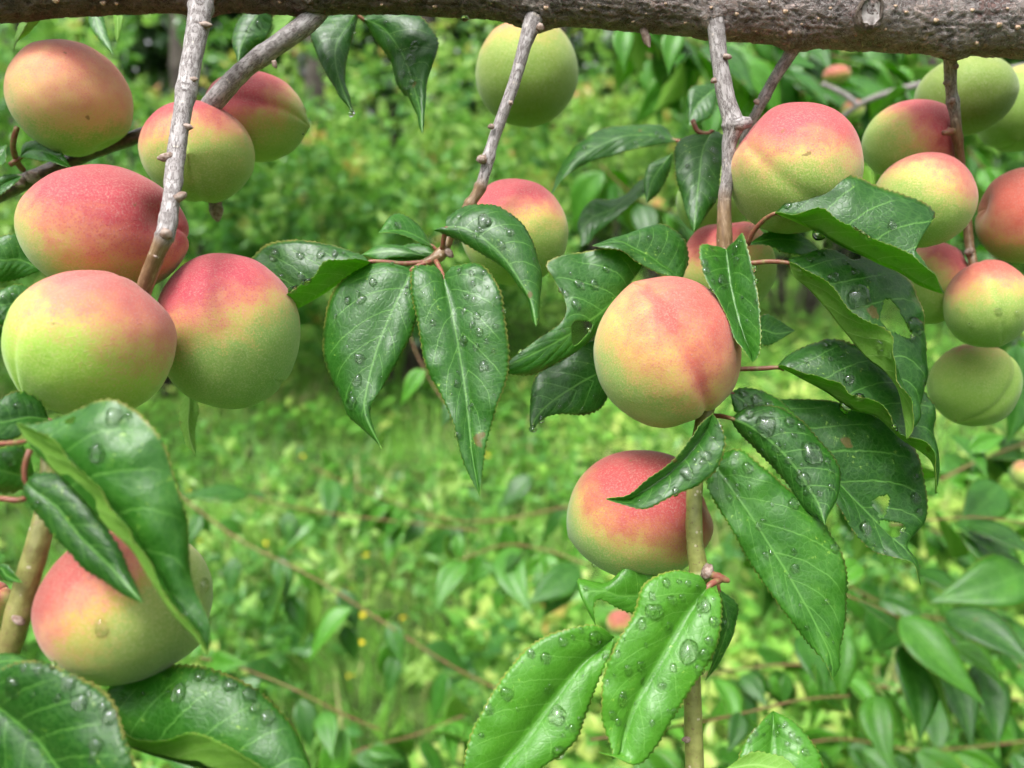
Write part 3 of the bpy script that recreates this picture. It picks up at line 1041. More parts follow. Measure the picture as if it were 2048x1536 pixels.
def limb_shape(V, C, Dv, rr):
    """collars where the twigs leave, and a healed pruning scar"""
    for (px, py, w, a) in ((404, 12, 0.0052, 0.0022), (620, 22, 0.0060, 0.0018), (1070, 45, 0.0060, 0.0028), (1432, 45, 0.0056, 0.0024), (1592, 84, 0.0055, 0.0022), (1902, 100, 0.0055, 0.0024), (1745, 22, 0.0078, 0.0026)):
        s, d = project(V.reshape(-1, 3))
        front = d.reshape(V.shape[:2]) < 0.256
        e = np.hypot(s[:, 0] - px, s[:, 1] - py).reshape(V.shape[:2]) * 0.25 / FPX
        V = V + Dv * (a * np.exp(-(e / w) ** 2) * front)[..., None]
    return V


limb, LC, LR = tube('limb', limb_pts, M_BARK, branch, ring=150, step=0.00065, amp=0.00060, freq=380.0, stretch=0.7, fine=0.00075, cap=True, shaper=limb_shape)

# small corky dots on the bark
lv, lf = [], []
for i in range(4):
    for j in range(8):
        th = j * math.pi / 4
        rd = (1.0, 0.95, 0.6, 0.15)[i] * (1 + 0.25 * math.sin(3 * th + i))
        lv.append((rd * math.cos(th), rd * math.sin(th) * 0.75, (-0.3, 0.25, 0.6, 0.55)[i]))
    if i:
        for j in range(8):
            j2 = (j + 1) % 8
            lf.append(((i - 1) * 8 + j, (i - 1) * 8 + j2, i * 8 + j2, i * 8 + j))
lf.append(tuple(24 + j for j in range(8)))
LENT = mesh_from('lenticel', lv, lf, M_LENT)


def on_surface(obj, px, py):
    """first point of an object's mesh under a photo pixel, with its normal"""
    me_ = obj.data
    co = np.zeros(len(me_.vertices) * 3, np.float32)
    me_.vertices.foreach_get('co', co)
    co = co.reshape(-1, 3) + WORLD_LOC[obj.name]
    s, d = project(co)
    e = np.hypot(s[:, 0] - px, s[:, 1] - py)
    i = np.where(e < max(5.0, e.min() + 1))[0]
    i = i[np.argmin(d[i])]
    return co[i], np.array(me_.vertices[int(i)].normal)


limb.data.update()
for (px, py, rr) in ((1095, 17, 8), (1163, 22, 6), (1198, 15, 7), (1262, 45, 5), (872, 16, 6), (1474, 30, 7), (1568, 26, 7), (1578, 65, 8), (1512, 66, 5), (1368, 48, 5), (1660, 20, 5), (1815, 28, 8), (1873, 43, 7), (1948, 20, 6), (1997, 53, 7), (2038, 56, 7), (1954, 90, 6), (1772, 60, 6), (1796, 12, 6), (1710, 75, 4), (110, 5, 8), (205, 11, 7), (232, 10, 4), (1640, 40, 4), (1420, 12, 4), (1330, 8, 4), (1290, 30, 4), (1905, 18, 4), (985, 10, 4), (760, 12, 4), (560, 8, 4), (1540, 8, 4), (2015, 20, 4), (1850, 80, 4), (1600, 50, 4), (700, 18, 3)):
    p, nn = on_surface(limb, px, py)
    o = link('lenticel', LENT, limb, p)
    z = Vector(nn)
    o.rotation_euler = z.to_track_quat('Z', 'Y').to_euler()
    r0 = rr * 0.25 / FPX * random.uniform(0.55, 0.95)
    o.scale = (r0, r0 * random.uniform(0.8, 1.2), r0 * random.uniform(0.8, 1.3))

# pruning scar: grey cut wood inside a raised lip
p, nn = on_surface(limb, 1745, 24)
axis = norm(nn * 0.8 - FWD * 0.6)
ax1 = norm(np.cross(axis, [0, 0, 1]))
ax2 = np.cross(axis, ax1)
kv, kf = [], []
prof = [(1.45, -0.45), (1.30, 0.10), (1.12, 0.34), (1.00, 0.36), (0.90, 0.18), (0.86, 0.10), (0.6, 0.12), (0.3, 0.08), (0.02, 0.06)]
for i, (rd, hh) in enumerate(prof):
    for j in range(36):
        th = 2 * math.pi * j / 36
        rj = rd * (1 + 0.05 * math.sin(3 * th + 0.6) + (0.035 * math.sin(11 * th + i) if i < 5 else 0.0)) * 0.0038
        kv.append(ax1 * rj * 0.82 * math.cos(th) + ax2 * rj * 1.15 * math.sin(th) + axis * hh * 0.0042 + axis * 0.0006 * math.sin(5 * th + i * 2) * (i < 5))
    if i:
        for j in range(36):
            j2 = (j + 1) % 36
            kf.append(((i - 1) * 36 + j, (i - 1) * 36 + j2, i * 36 + j2, i * 36 + j))
mi = [0 if q < 4 * 36 else 1 for q in range(len(kf))]
kn = len(kv)
link('pruning_scar', mesh_from('pruning_scar', kv, kf, [M_BARK, M_WOOD], mi, attrs={'tube_a': np.linspace(0, 30, kn), 'tube_l': np.linspace(0, 25, kn), 'tube_h': np.full(kn, 0.6)}), limb, p - axis * 0.0004)

# twigs ------------------------------------------------------------
TW = dict(ring=28, step=0.0006, amp=0.00022, freq=700.0, stretch=0.3, fine=0.00012)
tw1, _, _ = tube('twig', [(405, -12, 0.240, 50, 0), (398, 40, 0.236, 46, 0), (385, 110, 0.231, 42, 0), (376, 165, 0.227, 42, 0), (364, 230, 0.222, 37, 0), (352, 310, 0.216, 38, 0), (345, 380, 0.208, 34, 0), (338, 430, 0.203, 36, 0.0), (331, 468, 0.200, 38, 0.15), (318, 498, 0.200, 33, 0.5), (300, 545, 0.203, 34, 0.55), (280, 600, 0.208, 32, 0.6)], M_TWIG, branch, nodes=((0.05, 0.16, 0.010), (0.30, 0.10, 0.02), (0.52, 0.10, 0.02), (0.66, 0.12, 0.02), (0.745, 0.12, 0.012)), **TW)
tw2, _, _ = tube('twig', [(652, 0, 0.252, 46, 0), (614, 46, 0.249, 42, 0), (560, 86, 0.250, 40, 0), (490, 138, 0.254, 38, 0), (440, 190, 0.258, 42, 0), (405, 232, 0.263, 40, 0), (385, 262, 0.268, 38, 0)], M_TWIG, branch, nodes=((0.42, 0.12, 0.03),), **TW)
tw3, _, _ = tube('twig', [(1068, 35, 0.247, 40, 0.05), (1050, 90, 0.246, 29, 0.05), (1030, 160, 0.246, 25, 0.05), (1005, 230, 0.246, 24, 0.05), (984, 290, 0.246, 24, 0.05), (970, 345, 0.246, 24, 0.1), (958, 380, 0.246, 24, 0.45), (935, 415, 0.246, 22, 0.5), (905, 462, 0.245, 19, 0.6), (884, 505, 0.244, 21, 0.6), (850, 527, 0.243, 18, 0.6)], M_TWIG, branch, nodes=((0.44, 0.22, 0.02), (0.58, 0.2, 0.02), (0.68, 0.22, 0.015), (0.92, 0.35, 0.03)), **TW)
tw4, _, _ = tube('twig', [(1430, 18, 0.246, 50, 0), (1433, 60, 0.245, 36, 0), (1440, 125, 0.245, 34, 0), (1452, 195, 0.245, 37, 0), (1466, 248, 0.245, 40, 0), (1458, 292, 0.246, 30, 0.05), (1456, 350, 0.247, 27, 0.1), (1449, 400, 0.248, 28, 0.35), (1449, 470, 0.248, 32, 0.55), (1448, 560, 0.250, 34, 0.6), (1435, 680, 0.252, 36, 0.7), (1408, 840, 0.240, 36, 0.85), (1393, 920, 0.232, 36, 0.95), (1388, 1010, 0.229, 34, 1.0), (1390, 1090, 0.228, 36, 1.0), (1398, 1150, 0.228, 42, 0.95), (1390, 1200, 0.228, 36, 0.95), (1384, 1320, 0.226, 35, 0.85), (1386, 1440, 0.224, 38, 0.9), (1390, 1560, 0.222, 40, 0.9), (1394, 1700, 0.220, 40, 0.9)], M_TWIG, branch, nodes=((0.018, 0.20, 0.005), (0.205, 0.22, 0.014), (0.75, 0.18, 0.008)), **TW)
tw5, _, _ = tube('twig', [(1600, 70, 0.252, 44, 0), (1580, 108, 0.256, 26, 0.1), (1545, 165, 0.262, 23, 0.1), (1515, 222, 0.268, 22, 0.1), (1492, 270, 0.274, 20, 0.2), (1476, 330, 0.282, 20, 0.3)], M_TWIG, branch, nodes=((0.5, 0.15, 0.03),), **TW)
tw6, _, _ = tube('twig', [(1902, 85, 0.256, 40, 0), (1901, 125, 0.262, 26, 0), (1902, 175, 0.268, 23, 0.0), (1908, 215, 0.272, 23, 0.22), (1915, 275, 0.277, 20, 0.5), (1922, 330, 0.284, 18, 0.55), (1932, 410, 0.290, 18, 0.55), (1938, 480, 0.291, 18, 0.6), (1948, 540, 0.288, 17, 0.6), (1962, 640, 0.292, 16, 0.6), (1990, 700, 0.300, 16, 0.6)], M_TWIG, branch, nodes=((0.27, 0.2, 0.02), (0.40, 0.15, 0.02)), **TW)


def nub(parent, px, py, d, dx, dy, size, mat=None, tipf=0.35, dd=0.0, name='bud'):
    """short spur or bud scale cluster growing off a twig; size in px"""
    n = 5
    pts = []
    for i in range(n):
        f = i / (n - 1)
        pts.append((px + dx * f, py + dy * f, d + dd * f, size * (1.0, 1.05, 1.2, 0.9, tipf)[i]))
    return tube(name, pts, mat or M_BUD, parent, ring=12, step=0.0005, amp=0.00035, freq=1400.0, stretch=1.0)


nub(tw1, 345, 312, 0.213, -30, 5, 15)
nub(tw1, 352, 398, 0.203, 20, -12, 16)
nub(tw1, 372, 160, 0.225, 24, -2, 9)
nub(tw1, 400, 50, 0.233, 24, 0, 12)
nub(tw1, 325, 465, 0.198, 18, 8, 20)
nub(tw1, 312, 512, 0.197, -2, 3, 10)
nub(tw1, 368, 252, 0.219, 18, 4, 11)
nub(tw3, 972, 318, 0.243, -19, 2, 16)
nub(tw3, 1018, 205, 0.243, 8, 3, 9)
nub(tw3, 988, 252, 0.243, -12, 2, 10)
nub(tw3, 1075, 52, 0.243, 12, 8, 14)
nub(tw3, 892, 500, 0.243, 14, 14, 14)
nub(tw4, 1447, 112, 0.242, 16, 3, 10)
nub(tw4, 1432, 160, 0.242, -10, 4, 10)
nub(tw4, 1466, 250, 0.243, 34, -6, 26, M_TWIG, 0.8)
nub(tw4, 1408, 1140, 0.224, 16, 8, 30, M_BUD, 0.5)
nub(tw4, 1418, 1148, 0.223, 40, 14, 16, M_PET, 0.6, name='spur')
nub(tw4, 1380, 1478, 0.222, -16, 2, 12)
nub(tw2, 548, 122, 0.249, 4, 14, 9)
nub(tw6, 1908, 130, 0.259, 8, 6, 10)
nub(tw6, 1898, 165, 0.264, -12, 2, 9)
nub(tw6, 1900, 200, 0.268, 10, 4, 12)
nub(tw6, 1908, 262, 0.273, -22, 4, 13, M_PET, 0.8, name='spur')
nub(tw6, 1945, 500, 0.287, -16, 6, 12)
nub(limb, 1285, 55, 0.25, 14, 40, 15)
nub(tw5, 1518, 205, 0.262, -10, -4, 9)

# fruit ------------------------------------------------------------
RED2 = (0.385, 0.042, 0.055)
fruit('a', 137, 196, 130, 118, 0.272, pole=(0.45, -0.8, -0.4), sut=(-1, 0.2, -0.4), blush=(0.35, 0.8, 0.5), bias=0.02, seed=1, soft=0.62, tipamt=0.02, groove=0.02, gold=(0.56, 0.36, 0.13), orange=(0.56, 0.27, 0.13), red=(0.52, 0.14, 0.10), label='golden apricot with faint red speckle, uppermost on the left')
fruit('b', 203, 458, 175, 130, 0.224, pole=(0.85, 0.1, 0.25), sut=(-0.1, -0.2, -1), blush=(0.42, 0.85, 0.25), bias=0.11, seed=2, red=RED2, label='large red-topped apricot crossed by the pale twig, above the left pair')
fruit('c', 178, 688, 176, 148, 0.203, pole=(0.5, 0.7, -0.55), sut=(-0.42, 0.02, 0.9), blush=(0.42, 0.92, -0.1), bias=-0.03, seed=3, groove=0.036, red=(0.444, 0.107, 0.093), green=(0.223, 0.429, 0.047), line=0.10, label='green apricot with pink top and a side crease, nearest of the left pair')
fruit('d', 455, 662, 146, 156, 0.238, pole=(-0.75, 0.6, -0.3), sut=(0, -0.2, -1), blush=(-0.35, 0.95, 0.1), bias=0.035, seed=4, red=(0.415, 0.043, 0.067), green=(0.173, 0.327, 0.064), tipamt=0.02, label='half crimson, half green apricot hanging right of the nearest green one')
fruit('e', 393, 303, 117, 103, 0.266, pole=(-0.2, 0.3, -0.9), sut=(0, -1, -0.3), blush=(-0.15, 1, 0.1), bias=0.0, seed=5, red=RED2, label='small green apricot with red cap behind the pale twig')
fruit('f', 512, 233, 108, 92, 0.288, pole=(-0.95, 0.15, 0.1), sut=(0.1, 0.02, 1), blush=(-0.5, 0.75, 0.25), bias=0.17, seed=6, groove=0.03, line=0.14, tipamt=0.07, drops=((610, 262, 6, 1), (606, 220, 7, 1)), label='pointed apricot with a level seam below the slanting grey twig')
fruit('g', 1054, 146, 103, 109, 0.335, pole=(-0.1, 1, 0.25), sut=(-0.2, 0, -1), blush=(-0.15, 1, 0.15), bias=-0.26, seed=7, green=(0.153, 0.261, 0.033), gold=(0.347, 0.280, 0.058), red=(0.341, 0.098, 0.050), tipamt=0.0, label='yellow-green apricot tucked under the thick branch behind a grey twig')
fruit('h', 1029, 464, 108, 107, 0.277, pole=(-0.75, 0.6, -0.1), sut=(0, 0, -1), blush=(-0.2, 1, 0.15), bias=0.0, seed=8, red=(0.415, 0.053, 0.067), gold=(0.506, 0.383, 0.095), label='red-topped apricot half hidden behind the drooping leaf in the middle')
fruit('i', 1335, 704, 148, 152, 0.236, pole=(0.45, -0.85, -0.05), sut=(0.04, 0.02, 1), blush=(0.45, 0.75, 0.45), bias=0.045, seed=9, groove=0.052, line=0.22, soft=0.62, gold=(0.515, 0.353, 0.100), orange=(0.53, 0.235, 0.095), red=(0.44, 0.085, 0.065), green=(0.209, 0.356, 0.069), tipamt=0.035, drops=((1262, 798, 6, 0.5),), label='large peach-coloured apricot with a red crease, sharpest in the middle')
fruit('j', 1280, 1031, 147, 131, 0.252, pole=(0.85, 0.35, 0.2), sut=(0, -0.1, -1), blush=(0.3, 0.85, 0.35), bias=0.05, seed=10, red=(0.370, 0.049, 0.050), green=(0.173, 0.327, 0.059), orange=(0.427, 0.165, 0.065), drops=((1180, 1142, 6, 1),), label='red and green apricot beside the green stem, under the large one')
fruit('k', 1590, 336, 138, 132, 0.247, pole=(-0.75, 0.55, 0.0), sut=(-0.3, -0.5, 0.8), blush=(0.0, 1, 0.15), bias=0.05, seed=11, red=(0.444, 0.061, 0.071), gold=(0.489, 0.374, 0.116), groove=0.025, label='red-topped apricot on the forked twig above the veined leaf')
fruit('l', 1456, 538, 98, 95, 0.288, pole=(-0.1, 0.95, 0.2), sut=(1, 0, 0.2), blush=(-0.35, 0.9, 0.1), bias=-0.06, seed=12, red=RED2, label='apricot behind the brown twig and narrow wet leaf')
fruit('m', 1823, 280, 101, 82, 0.294, pole=(0.72, -0.05, 0.62), sut=(0, 1, 0.2), blush=(0.65, 0.6, 0.35), bias=0.10, seed=13, cavity=0.34, red=(0.415, 0.057, 0.067), label='tilted apricot showing its dimpled stalk end in the right cluster')
fruit('n', 1848, 400, 109, 96, 0.272, pole=(0.75, 0.2, -0.4), sut=(0, 0, -1), blush=(0.42, 0.85, 0.1), bias=-0.02, seed=14, red=(0.399, 0.066, 0.059), gold=(0.472, 0.374, 0.105), label='golden apricot with red shoulder in front of the right cluster')
fruit('o', 1933, 190, 106, 85, 0.318, pole=(0.3, 0.7, -0.3), sut=(0, 0, -1), blush=(0, 1, 0), bias=-0.42, seed=15, green=(0.139, 0.222, 0.030), gold=(0.262, 0.255, 0.053), label='plain olive-green apricot under the branch at the upper right')
fruit('p', 2046, 215, 98, 90, 0.345, pole=(0.3, 0.7, -0.3), sut=(0, 0, -1), blush=(0, 1, 0), bias=-0.38, seed=16, green=(0.165, 0.280, 0.040), label='green apricot cut by the right edge behind the olive-green one')
fruit('q', 2050, 430, 100, 97, 0.284, pole=(-0.7, 0.2, -0.2), sut=(0, 0, -1), blush=(-0.35, 0.65, 0.4), bias=0.05, seed=17, red=(0.46, 0.085, 0.055), gold=(0.480, 0.307, 0.084), label='orange-red apricot cut by the right edge')
fruit('r', 1866, 566, 76, 82, 0.302, pole=(0.75, 0.75, 0.1), sut=(0, -1, 0.1), blush=(0.6, 0.75, 0.1), bias=0.02, seed=18, cavity=-0.14, red=(0.399, 0.066, 0.076), label='pink-necked apricot squeezed below the golden one on the right')
fruit('s', 1978, 607, 92, 88, 0.276, pole=(-0.1, 0.95, -0.35), sut=(-0.4, 0.12, 0.9), blush=(-0.05, 1, 0.0), bias=-0.06, seed=19, groove=0.02, line=-0.1, red=(0.415, 0.082, 0.059), drops=((1996, 622, 8, 0.9), (1944, 652, 5, 1.0), (2035, 625, 5, 1.0)), label='squat apricot with rain beads and red top at the right')
fruit('t', 1950, 770, 96, 83, 0.304, pole=(0.5, 0.8, -0.2), sut=(0.08, -0.28, 0.95), blush=(0, 1, 0), bias=-0.36, seed=20, green=(0.183, 0.327, 0.044), gold=(0.367, 0.357, 0.074), groove=0.04, line=-0.05, label='all-green apricot with a slanting seam, lowest at the right')
fruit('u', 244, 1212, 182, 160, 0.184, pole=(-0.8, 0.5, 0.0), sut=(0, 0, -1), blush=(-0.75, 0.65, 0.2), bias=-0.01, seed=21, red=(0.34, 0.060, 0.050), gold=(0.370, 0.297, 0.053), green=(0.191, 0.298, 0.059), drops=((198, 1256, 13, 0.9), (412, 1172, 12, 1.2)), label='blurred red and olive apricot behind the long leaf at the lower left')
fruit('v', -28, 1236, 62, 76, 0.196, pole=(0.5, 0.8, 0.0), sut=(0, 0, -1), blush=(-0.4, 0.7, 0.3), bias=-0.02, seed=22, label='sliver of apricot at the left edge beside the olive shoot')
fruit('w', 1430, 402, 78, 74, 0.315, pole=(0.1, 0.9, 0.0), sut=(0, 0, -1), blush=(0, 1, 0), bias=-0.45, seed=23, green=(0.191, 0.347, 0.059), label='pale green apricot mostly hidden behind the hanging dark leaf and twig')

# leaves on the main branch ------------------------------------------
B = branch
# middle spray
leaf('A6', B, [(830, 500, 820, 506, 825, 516), (785, 490, 780, 503, 790, 515), (748, 494, 750, 506, 760, 520)], (724, 509), 0.250, 0.252, base=(852, 512), dl=0.002, dr=0.0)
leaf('A7', B, [(850, 490, 845, 503, 840, 520), (820, 488, 812, 508, 815, 530), (795, 500, 790, 515, 798, 530)], (770, 528), 0.2505, 0.254, base=(868, 508), dl=0.002, dr=0.0)
leaf('A3', B, [(718, 507, 715, 542, 705, 516), (660, 487, 678, 567, 652, 521), (580, 481, 640, 592, 630, 552), (522, 497, 605, 612, 598, 578), (490, 560, 570, 632, 560, 600)], (530, 648), 0.241, 0.246, base=(741, 523), dl=0.004, dr=-0.010, bulge=0.06,
     pet=[(866, 522), (810, 527), (770, 524)], petd=0.243, drops=((545, 508, 13), (603, 513, 8), (641, 504, 9), (600, 544, 8), (612, 560, 10), (585, 576, 11), (670, 506, 7), (690, 503, 5), (559, 551, 7)))
leaf('A1', B, [(745, 523, 812, 565, 826, 562), (672, 578, 790, 610, 835, 612), (646, 670, 765, 668, 828, 655), (652, 735, 745, 730, 800, 715), (680, 795, 733, 785, 765, 775), (706, 840, 731, 830, 741, 822)], (763, 898), 0.240, 0.226, tone=0.35, base=(822, 540), dl=0.004, dr=0.001, bulge=0.12,
     pet=[(862, 523), (840, 530)], petd=0.242, drops=((741, 561, 8), (719, 594, 10), (697, 602, 9), (670, 631, 5), (716, 716, 10), (714, 761, 11), (702, 805, 13), (699, 788, 6), (690, 690, 3), (760, 600, 3)))
leaf('A2', B, [(870, 532, 887, 556, 906, 532), (828, 531, 893, 582, 962, 528), (822, 578, 900, 612, 1002, 582), (834, 640, 910, 655, 1010, 632), (850, 728, 923, 730, 1019, 706), (882, 792, 932, 790, 1010, 770), (906, 850, 938, 850, 980, 855), (926, 922, 946, 918, 965, 932)], (960, 993), 0.236, 0.219, tone=0.4, dl=-0.001, dr=-0.002, bulge=0.12,
     pet=[(872, 522), (882, 542)], petd=0.242, drops=((917, 542, 6), (944, 545, 6), (936, 592, 6), (952, 595, 5), (928, 621, 7), (952, 631, 8), (948, 648, 7), (962, 662, 8), (931, 679, 10), (955, 692, 7), (976, 682, 6), (986, 651, 6), (996, 597, 7), (965, 730, 10), (1006, 621, 5), (946, 566, 6), (967, 545, 6), (985, 610, 4), (975, 575, 4), (990, 700, 4)))
leaf('A4', B, [(893, 438, 892, 456, 868, 458), (930, 414, 925, 456, 893, 470), (985, 408, 965, 476, 935, 491), (1040, 440, 1005, 512, 983, 522), (1071, 502, 1037, 557, 1018, 549), (1083, 572, 1062, 602, 1049, 594)], (1072, 652), 0.238, 0.226, dl=0.006, dr=0.003, bulge=0.14,
     pet=[(884, 500), (888, 475)], petd=0.243, drops=((969, 436, 13), (1024, 461, 8), (959, 458, 6), (1003, 492, 8), (975, 448, 8)))
leaf('A5', B, [(852, 463, 840, 476, 846, 487), (818, 434, 808, 463, 812, 474), (785, 432, 782, 463, 782, 465)], (757, 466), 0.243, 0.236, base=(866, 493), dl=0.004, dr=-0.002, pet=[(880, 508), (872, 500)], petd=0.244, petw=8, drops=((797, 449, 7),))

# leaves round the large middle fruit
leaf('B1', B, [(1376, 522, 1332, 537, 1346, 553), (1366, 474, 1296, 511, 1302, 536), (1320, 445, 1266, 496, 1262, 514), (1264, 466, 1235, 484, 1226, 499)], (1185, 491), 0.249, 0.246, base=(1360, 557), dl=0.006, dr=-0.003, bulge=0.10, drops=((1300, 474, 6), (1318, 500, 5)))
leaf('B2', B, [(1285, 530, 1262, 562, 1255, 602), (1226, 498, 1236, 592, 1232, 642), (1095, 523, 1200, 626, 1192, 662), (1129, 590, 1168, 648, 1168, 692), (1125, 640, 1130, 674, 1120, 722), (1070, 682, 1070, 706, 1062, 750)], (989, 743), 0.252, 0.232, dl=0.001, dr=0.001, bulge=0.08, holes=((1160, 662, 17, 26, 35),), drops=((1158, 566, 11), (1187, 568, 10), (1152, 609, 10), (1211, 537, 7), (1140, 545, 4)))
leaf('B3', B, [(1182, 680, 1202, 742, 1216, 800), (1128, 716, 1150, 772, 1176, 829), (1074, 748, 1100, 806, 1120, 828), (1060, 805, 1072, 836, 1085, 838)], (1062, 863), 0.256, 0.246, tone=0.1, base=(1240, 712), dl=0.002, dr=0.001, bulge=0.06, drops=((1138, 808, 5), (1120, 815, 5), (1165, 820, 6), (1150, 740, 5)))
leaf('B4', B, [(1426, 493, 1453, 500, 1466, 486), (1400, 492, 1457, 532, 1483, 466), (1402, 526, 1462, 572, 1498, 502), (1420, 572, 1472, 622, 1516, 582), (1455, 637, 1487, 672, 1521, 646), (1480, 690, 1500, 702, 1520, 696)], (1505, 724), 0.236, 0.218, dl=-0.003, dr=-0.005, bulge=0.05, drops=((1450, 562, 13), (1469, 520, 9), (1466, 496, 8), (1410, 524, 7), (1415, 539, 8), (1424, 562, 6), (1434, 517, 5), (1475, 482, 7), (1512, 540, 8), (1480, 595, 5), (1490, 640, 4), (1424, 580, 5), (1510, 600, 6), (1512, 560, 6)))
leaf('B5', B, [(1530, 628, 1525, 660, 1520, 690), (1556, 640, 1552, 668, 1545, 688)], (1590, 662), 0.252, 0.256, base=(1490, 665), dl=0.004, dr=-0.001, bulge=0.05)

# right-hand spray
leaf('R4', B, [(1640, 799, 1600, 880, 1580, 902), (1742, 826, 1650, 936, 1630, 962), (1822, 890, 1700, 992, 1672, 1012), (1852, 972, 1745, 1036, 1706, 1062), (1852, 1036, 1785, 1076, 1745, 1100), (1812, 1086, 1812, 1101, 1788, 1114), (1836, 1128, 1832, 1132, 1828, 1130)], (1841, 1170), 0.247, 0.232, tone=0.12, base=(1500, 800), dl=0.003, dr=-0.002, bulge=0.08, holes=((1763, 1010, 15, 21, 10), (1785, 1056, 24, 14, 20)), drops=((1830, 997, 12), (1837, 1022, 8), (1832, 954, 9), (1731, 1055, 12), (1806, 1060, 6)))
leaf('R3', B, [(1590, 699, 1592, 752, 1602, 747), (1660, 679, 1655, 787, 1674, 762), (1740, 700, 1700, 819, 1704, 794), (1822, 750, 1755, 836, 1766, 811), (1864, 800, 1800, 876, 1806, 860), (1873, 870, 1840, 902, 1846, 888), (1880, 932, 1868, 932, 1864, 918)], (1872, 987), 0.243, 0.228, tone=0.15, base=(1556, 735), dl=0.006, dr=-0.007, bulge=0.08, wave=0.0009,
     pet=[(1440, 740), (1480, 738), (1520, 737)], petd=0.248, drops=((1652, 690, 10), (1683, 693, 7), (1693, 762, 10), (1717, 792, 11), (1662, 714, 6), (1683, 717, 6), (1806, 823, 9), (1690, 815, 15), (1765, 826, 7), (1785, 855, 7), (1600, 754, 9), (1740, 740, 5), (1610, 720, 5)))
leaf('R2', B, [(1616, 504, 1590, 553, 1606, 535), (1662, 495, 1632, 593, 1658, 564), (1738, 519, 1675, 643, 1694, 611), (1802, 548, 1712, 691, 1730, 639), (1846, 610, 1745, 727, 1777, 668), (1853, 690, 1775, 751, 1787, 711), (1855, 765, 1800, 786, 1802, 755), (1841, 815, 1808, 841, 1822, 800)], (1812, 878), 0.238, 0.222, tone=0.2, base=(1577, 526), dl=0.006, dr=-0.008, bulge=0.10, wave=0.0008, holes=((1789, 640, 20, 42, -38), (1702, 506, 24, 10, 12)),
     pet=[(1455, 523), (1500, 526), (1540, 523)], petd=0.247, drops=((1621, 516, 8), (1645, 504, 8), (1666, 553, 11), (1707, 545, 9), (1715, 594, 24), (1832, 652, 18), (1690, 520, 6), (1736, 560, 6), (1758, 690, 9), (1775, 710, 6), (1596, 545, 8), (1735, 605, 7), (1760, 705, 6)))
leaf('R1', B, [(1588, 385, 1590, 443, 1612, 423), (1642, 352, 1640, 469, 1650, 420), (1702, 351, 1690, 498, 1692, 445), (1782, 377, 1745, 521, 1737, 474), (1872, 421, 1790, 541, 1792, 491), (1822, 487, 1835, 568, 1836, 513), (1858, 540, 1866, 581, 1862, 541)], (1887, 587), 0.234, 0.216, tone=0.3, base=(1550, 427), dl=0.003, dr=-0.009, bulge=0.09, wave=0.0007,
     pet=[(1496, 488), (1508, 462), (1528, 440)], petd=0.246, drops=((1601, 393, 9), (1573, 410, 8), (1642, 371, 9), (1734, 463, 14), (1780, 458, 9), (1710, 449, 7), (1710, 461, 4), (1638, 466, 14), (1750, 500, 6), (1790, 520, 5)))
leaf('R6', B, [(1490, 775, 1492, 806, 1474, 826), (1552, 795, 1532, 832, 1512, 850), (1588, 826, 1568, 850, 1545, 868)], (1602, 862), 0.240, 0.236, base=(1460, 784), dl=0.003, dr=-0.001, pet=[(1440, 762), (1452, 774)], petd=0.245, drops=((1485, 787, 10), (1512, 799, 11), (1493, 810, 7), (1539, 810, 9), (1567, 818, 7), (1525, 785, 5)))
leaf('R5', B, [(1502, 815, 1496, 851, 1478, 862), (1562, 818, 1540, 881, 1511, 902), (1622, 858, 1580, 921, 1550, 940), (1666, 912, 1612, 966, 1583, 977), (1679, 970, 1638, 1011, 1606, 1019)], (1650, 1050), 0.232, 0.218, base=(1463, 837), dl=0.004, dr=0.004, bulge=0.14,
     pet=[(1415, 832), (1440, 832)], petd=0.242, drops=((1529, 854, 22), (1498, 827, 10), (1577, 844, 11), (1603, 852, 9), (1560, 863, 6), (1587, 869, 7), (1553, 895, 10), (1582, 915, 9), (1621, 905, 21), (1655, 921, 8), (1664, 943, 6), (1604, 957, 14), (1638, 986, 6), (1620, 980, 5), (1565, 895, 4), (1520, 905, 7), (1497, 870, 6), (1610, 985, 5)))
leaf('R7', B, tone=0.6, stations=[(1447, 904, 1437, 940, 1413, 960), (1482, 900, 1455, 966, 1418, 987), (1532, 941, 1485, 1008, 1445, 1031), (1592, 990, 1515, 1053, 1475, 1083), (1656, 1055, 1550, 1108, 1510, 1141), (1689, 1130, 1580, 1156, 1545, 1194), (1693, 1200, 1605, 1201, 1580, 1241), (1681, 1265, 1632, 1251, 1615, 1284), (1674, 1320, 1657, 1306, 1648, 1326)], tip=(1665, 1360), d0=0.230, d1=0.212, dl=0.002, dr=-0.001, bulge=0.12, wave=0.0008, drops=((1471, 911, 7), (1495, 935, 12), (1459, 995, 8), (1493, 976, 5), (1474, 973, 8), (1519, 1048, 8), (1584, 1137, 9), (1667, 1096, 11), (1587, 1003, 11), (1584, 1103, 6), (1660, 1335, 6), (1470, 945, 5), (1540, 1010, 4)))
leaf('R8', B, [(1400, 850, 1411, 863, 1441, 850), (1366, 896, 1379, 906, 1451, 893), (1325, 931, 1336, 946, 1422, 952), (1284, 968, 1295, 976, 1346, 992), (1250, 990, 1256, 998, 1282, 1018)], (1212, 998), 0.221, 0.213, base=(1425, 827), dl=-0.003, dr=-0.004, bulge=0.10, tone=0.2, drops=((1372, 945, 14), (1413, 911, 12), (1351, 981, 8), (1426, 877, 6), (1405, 925, 6)))
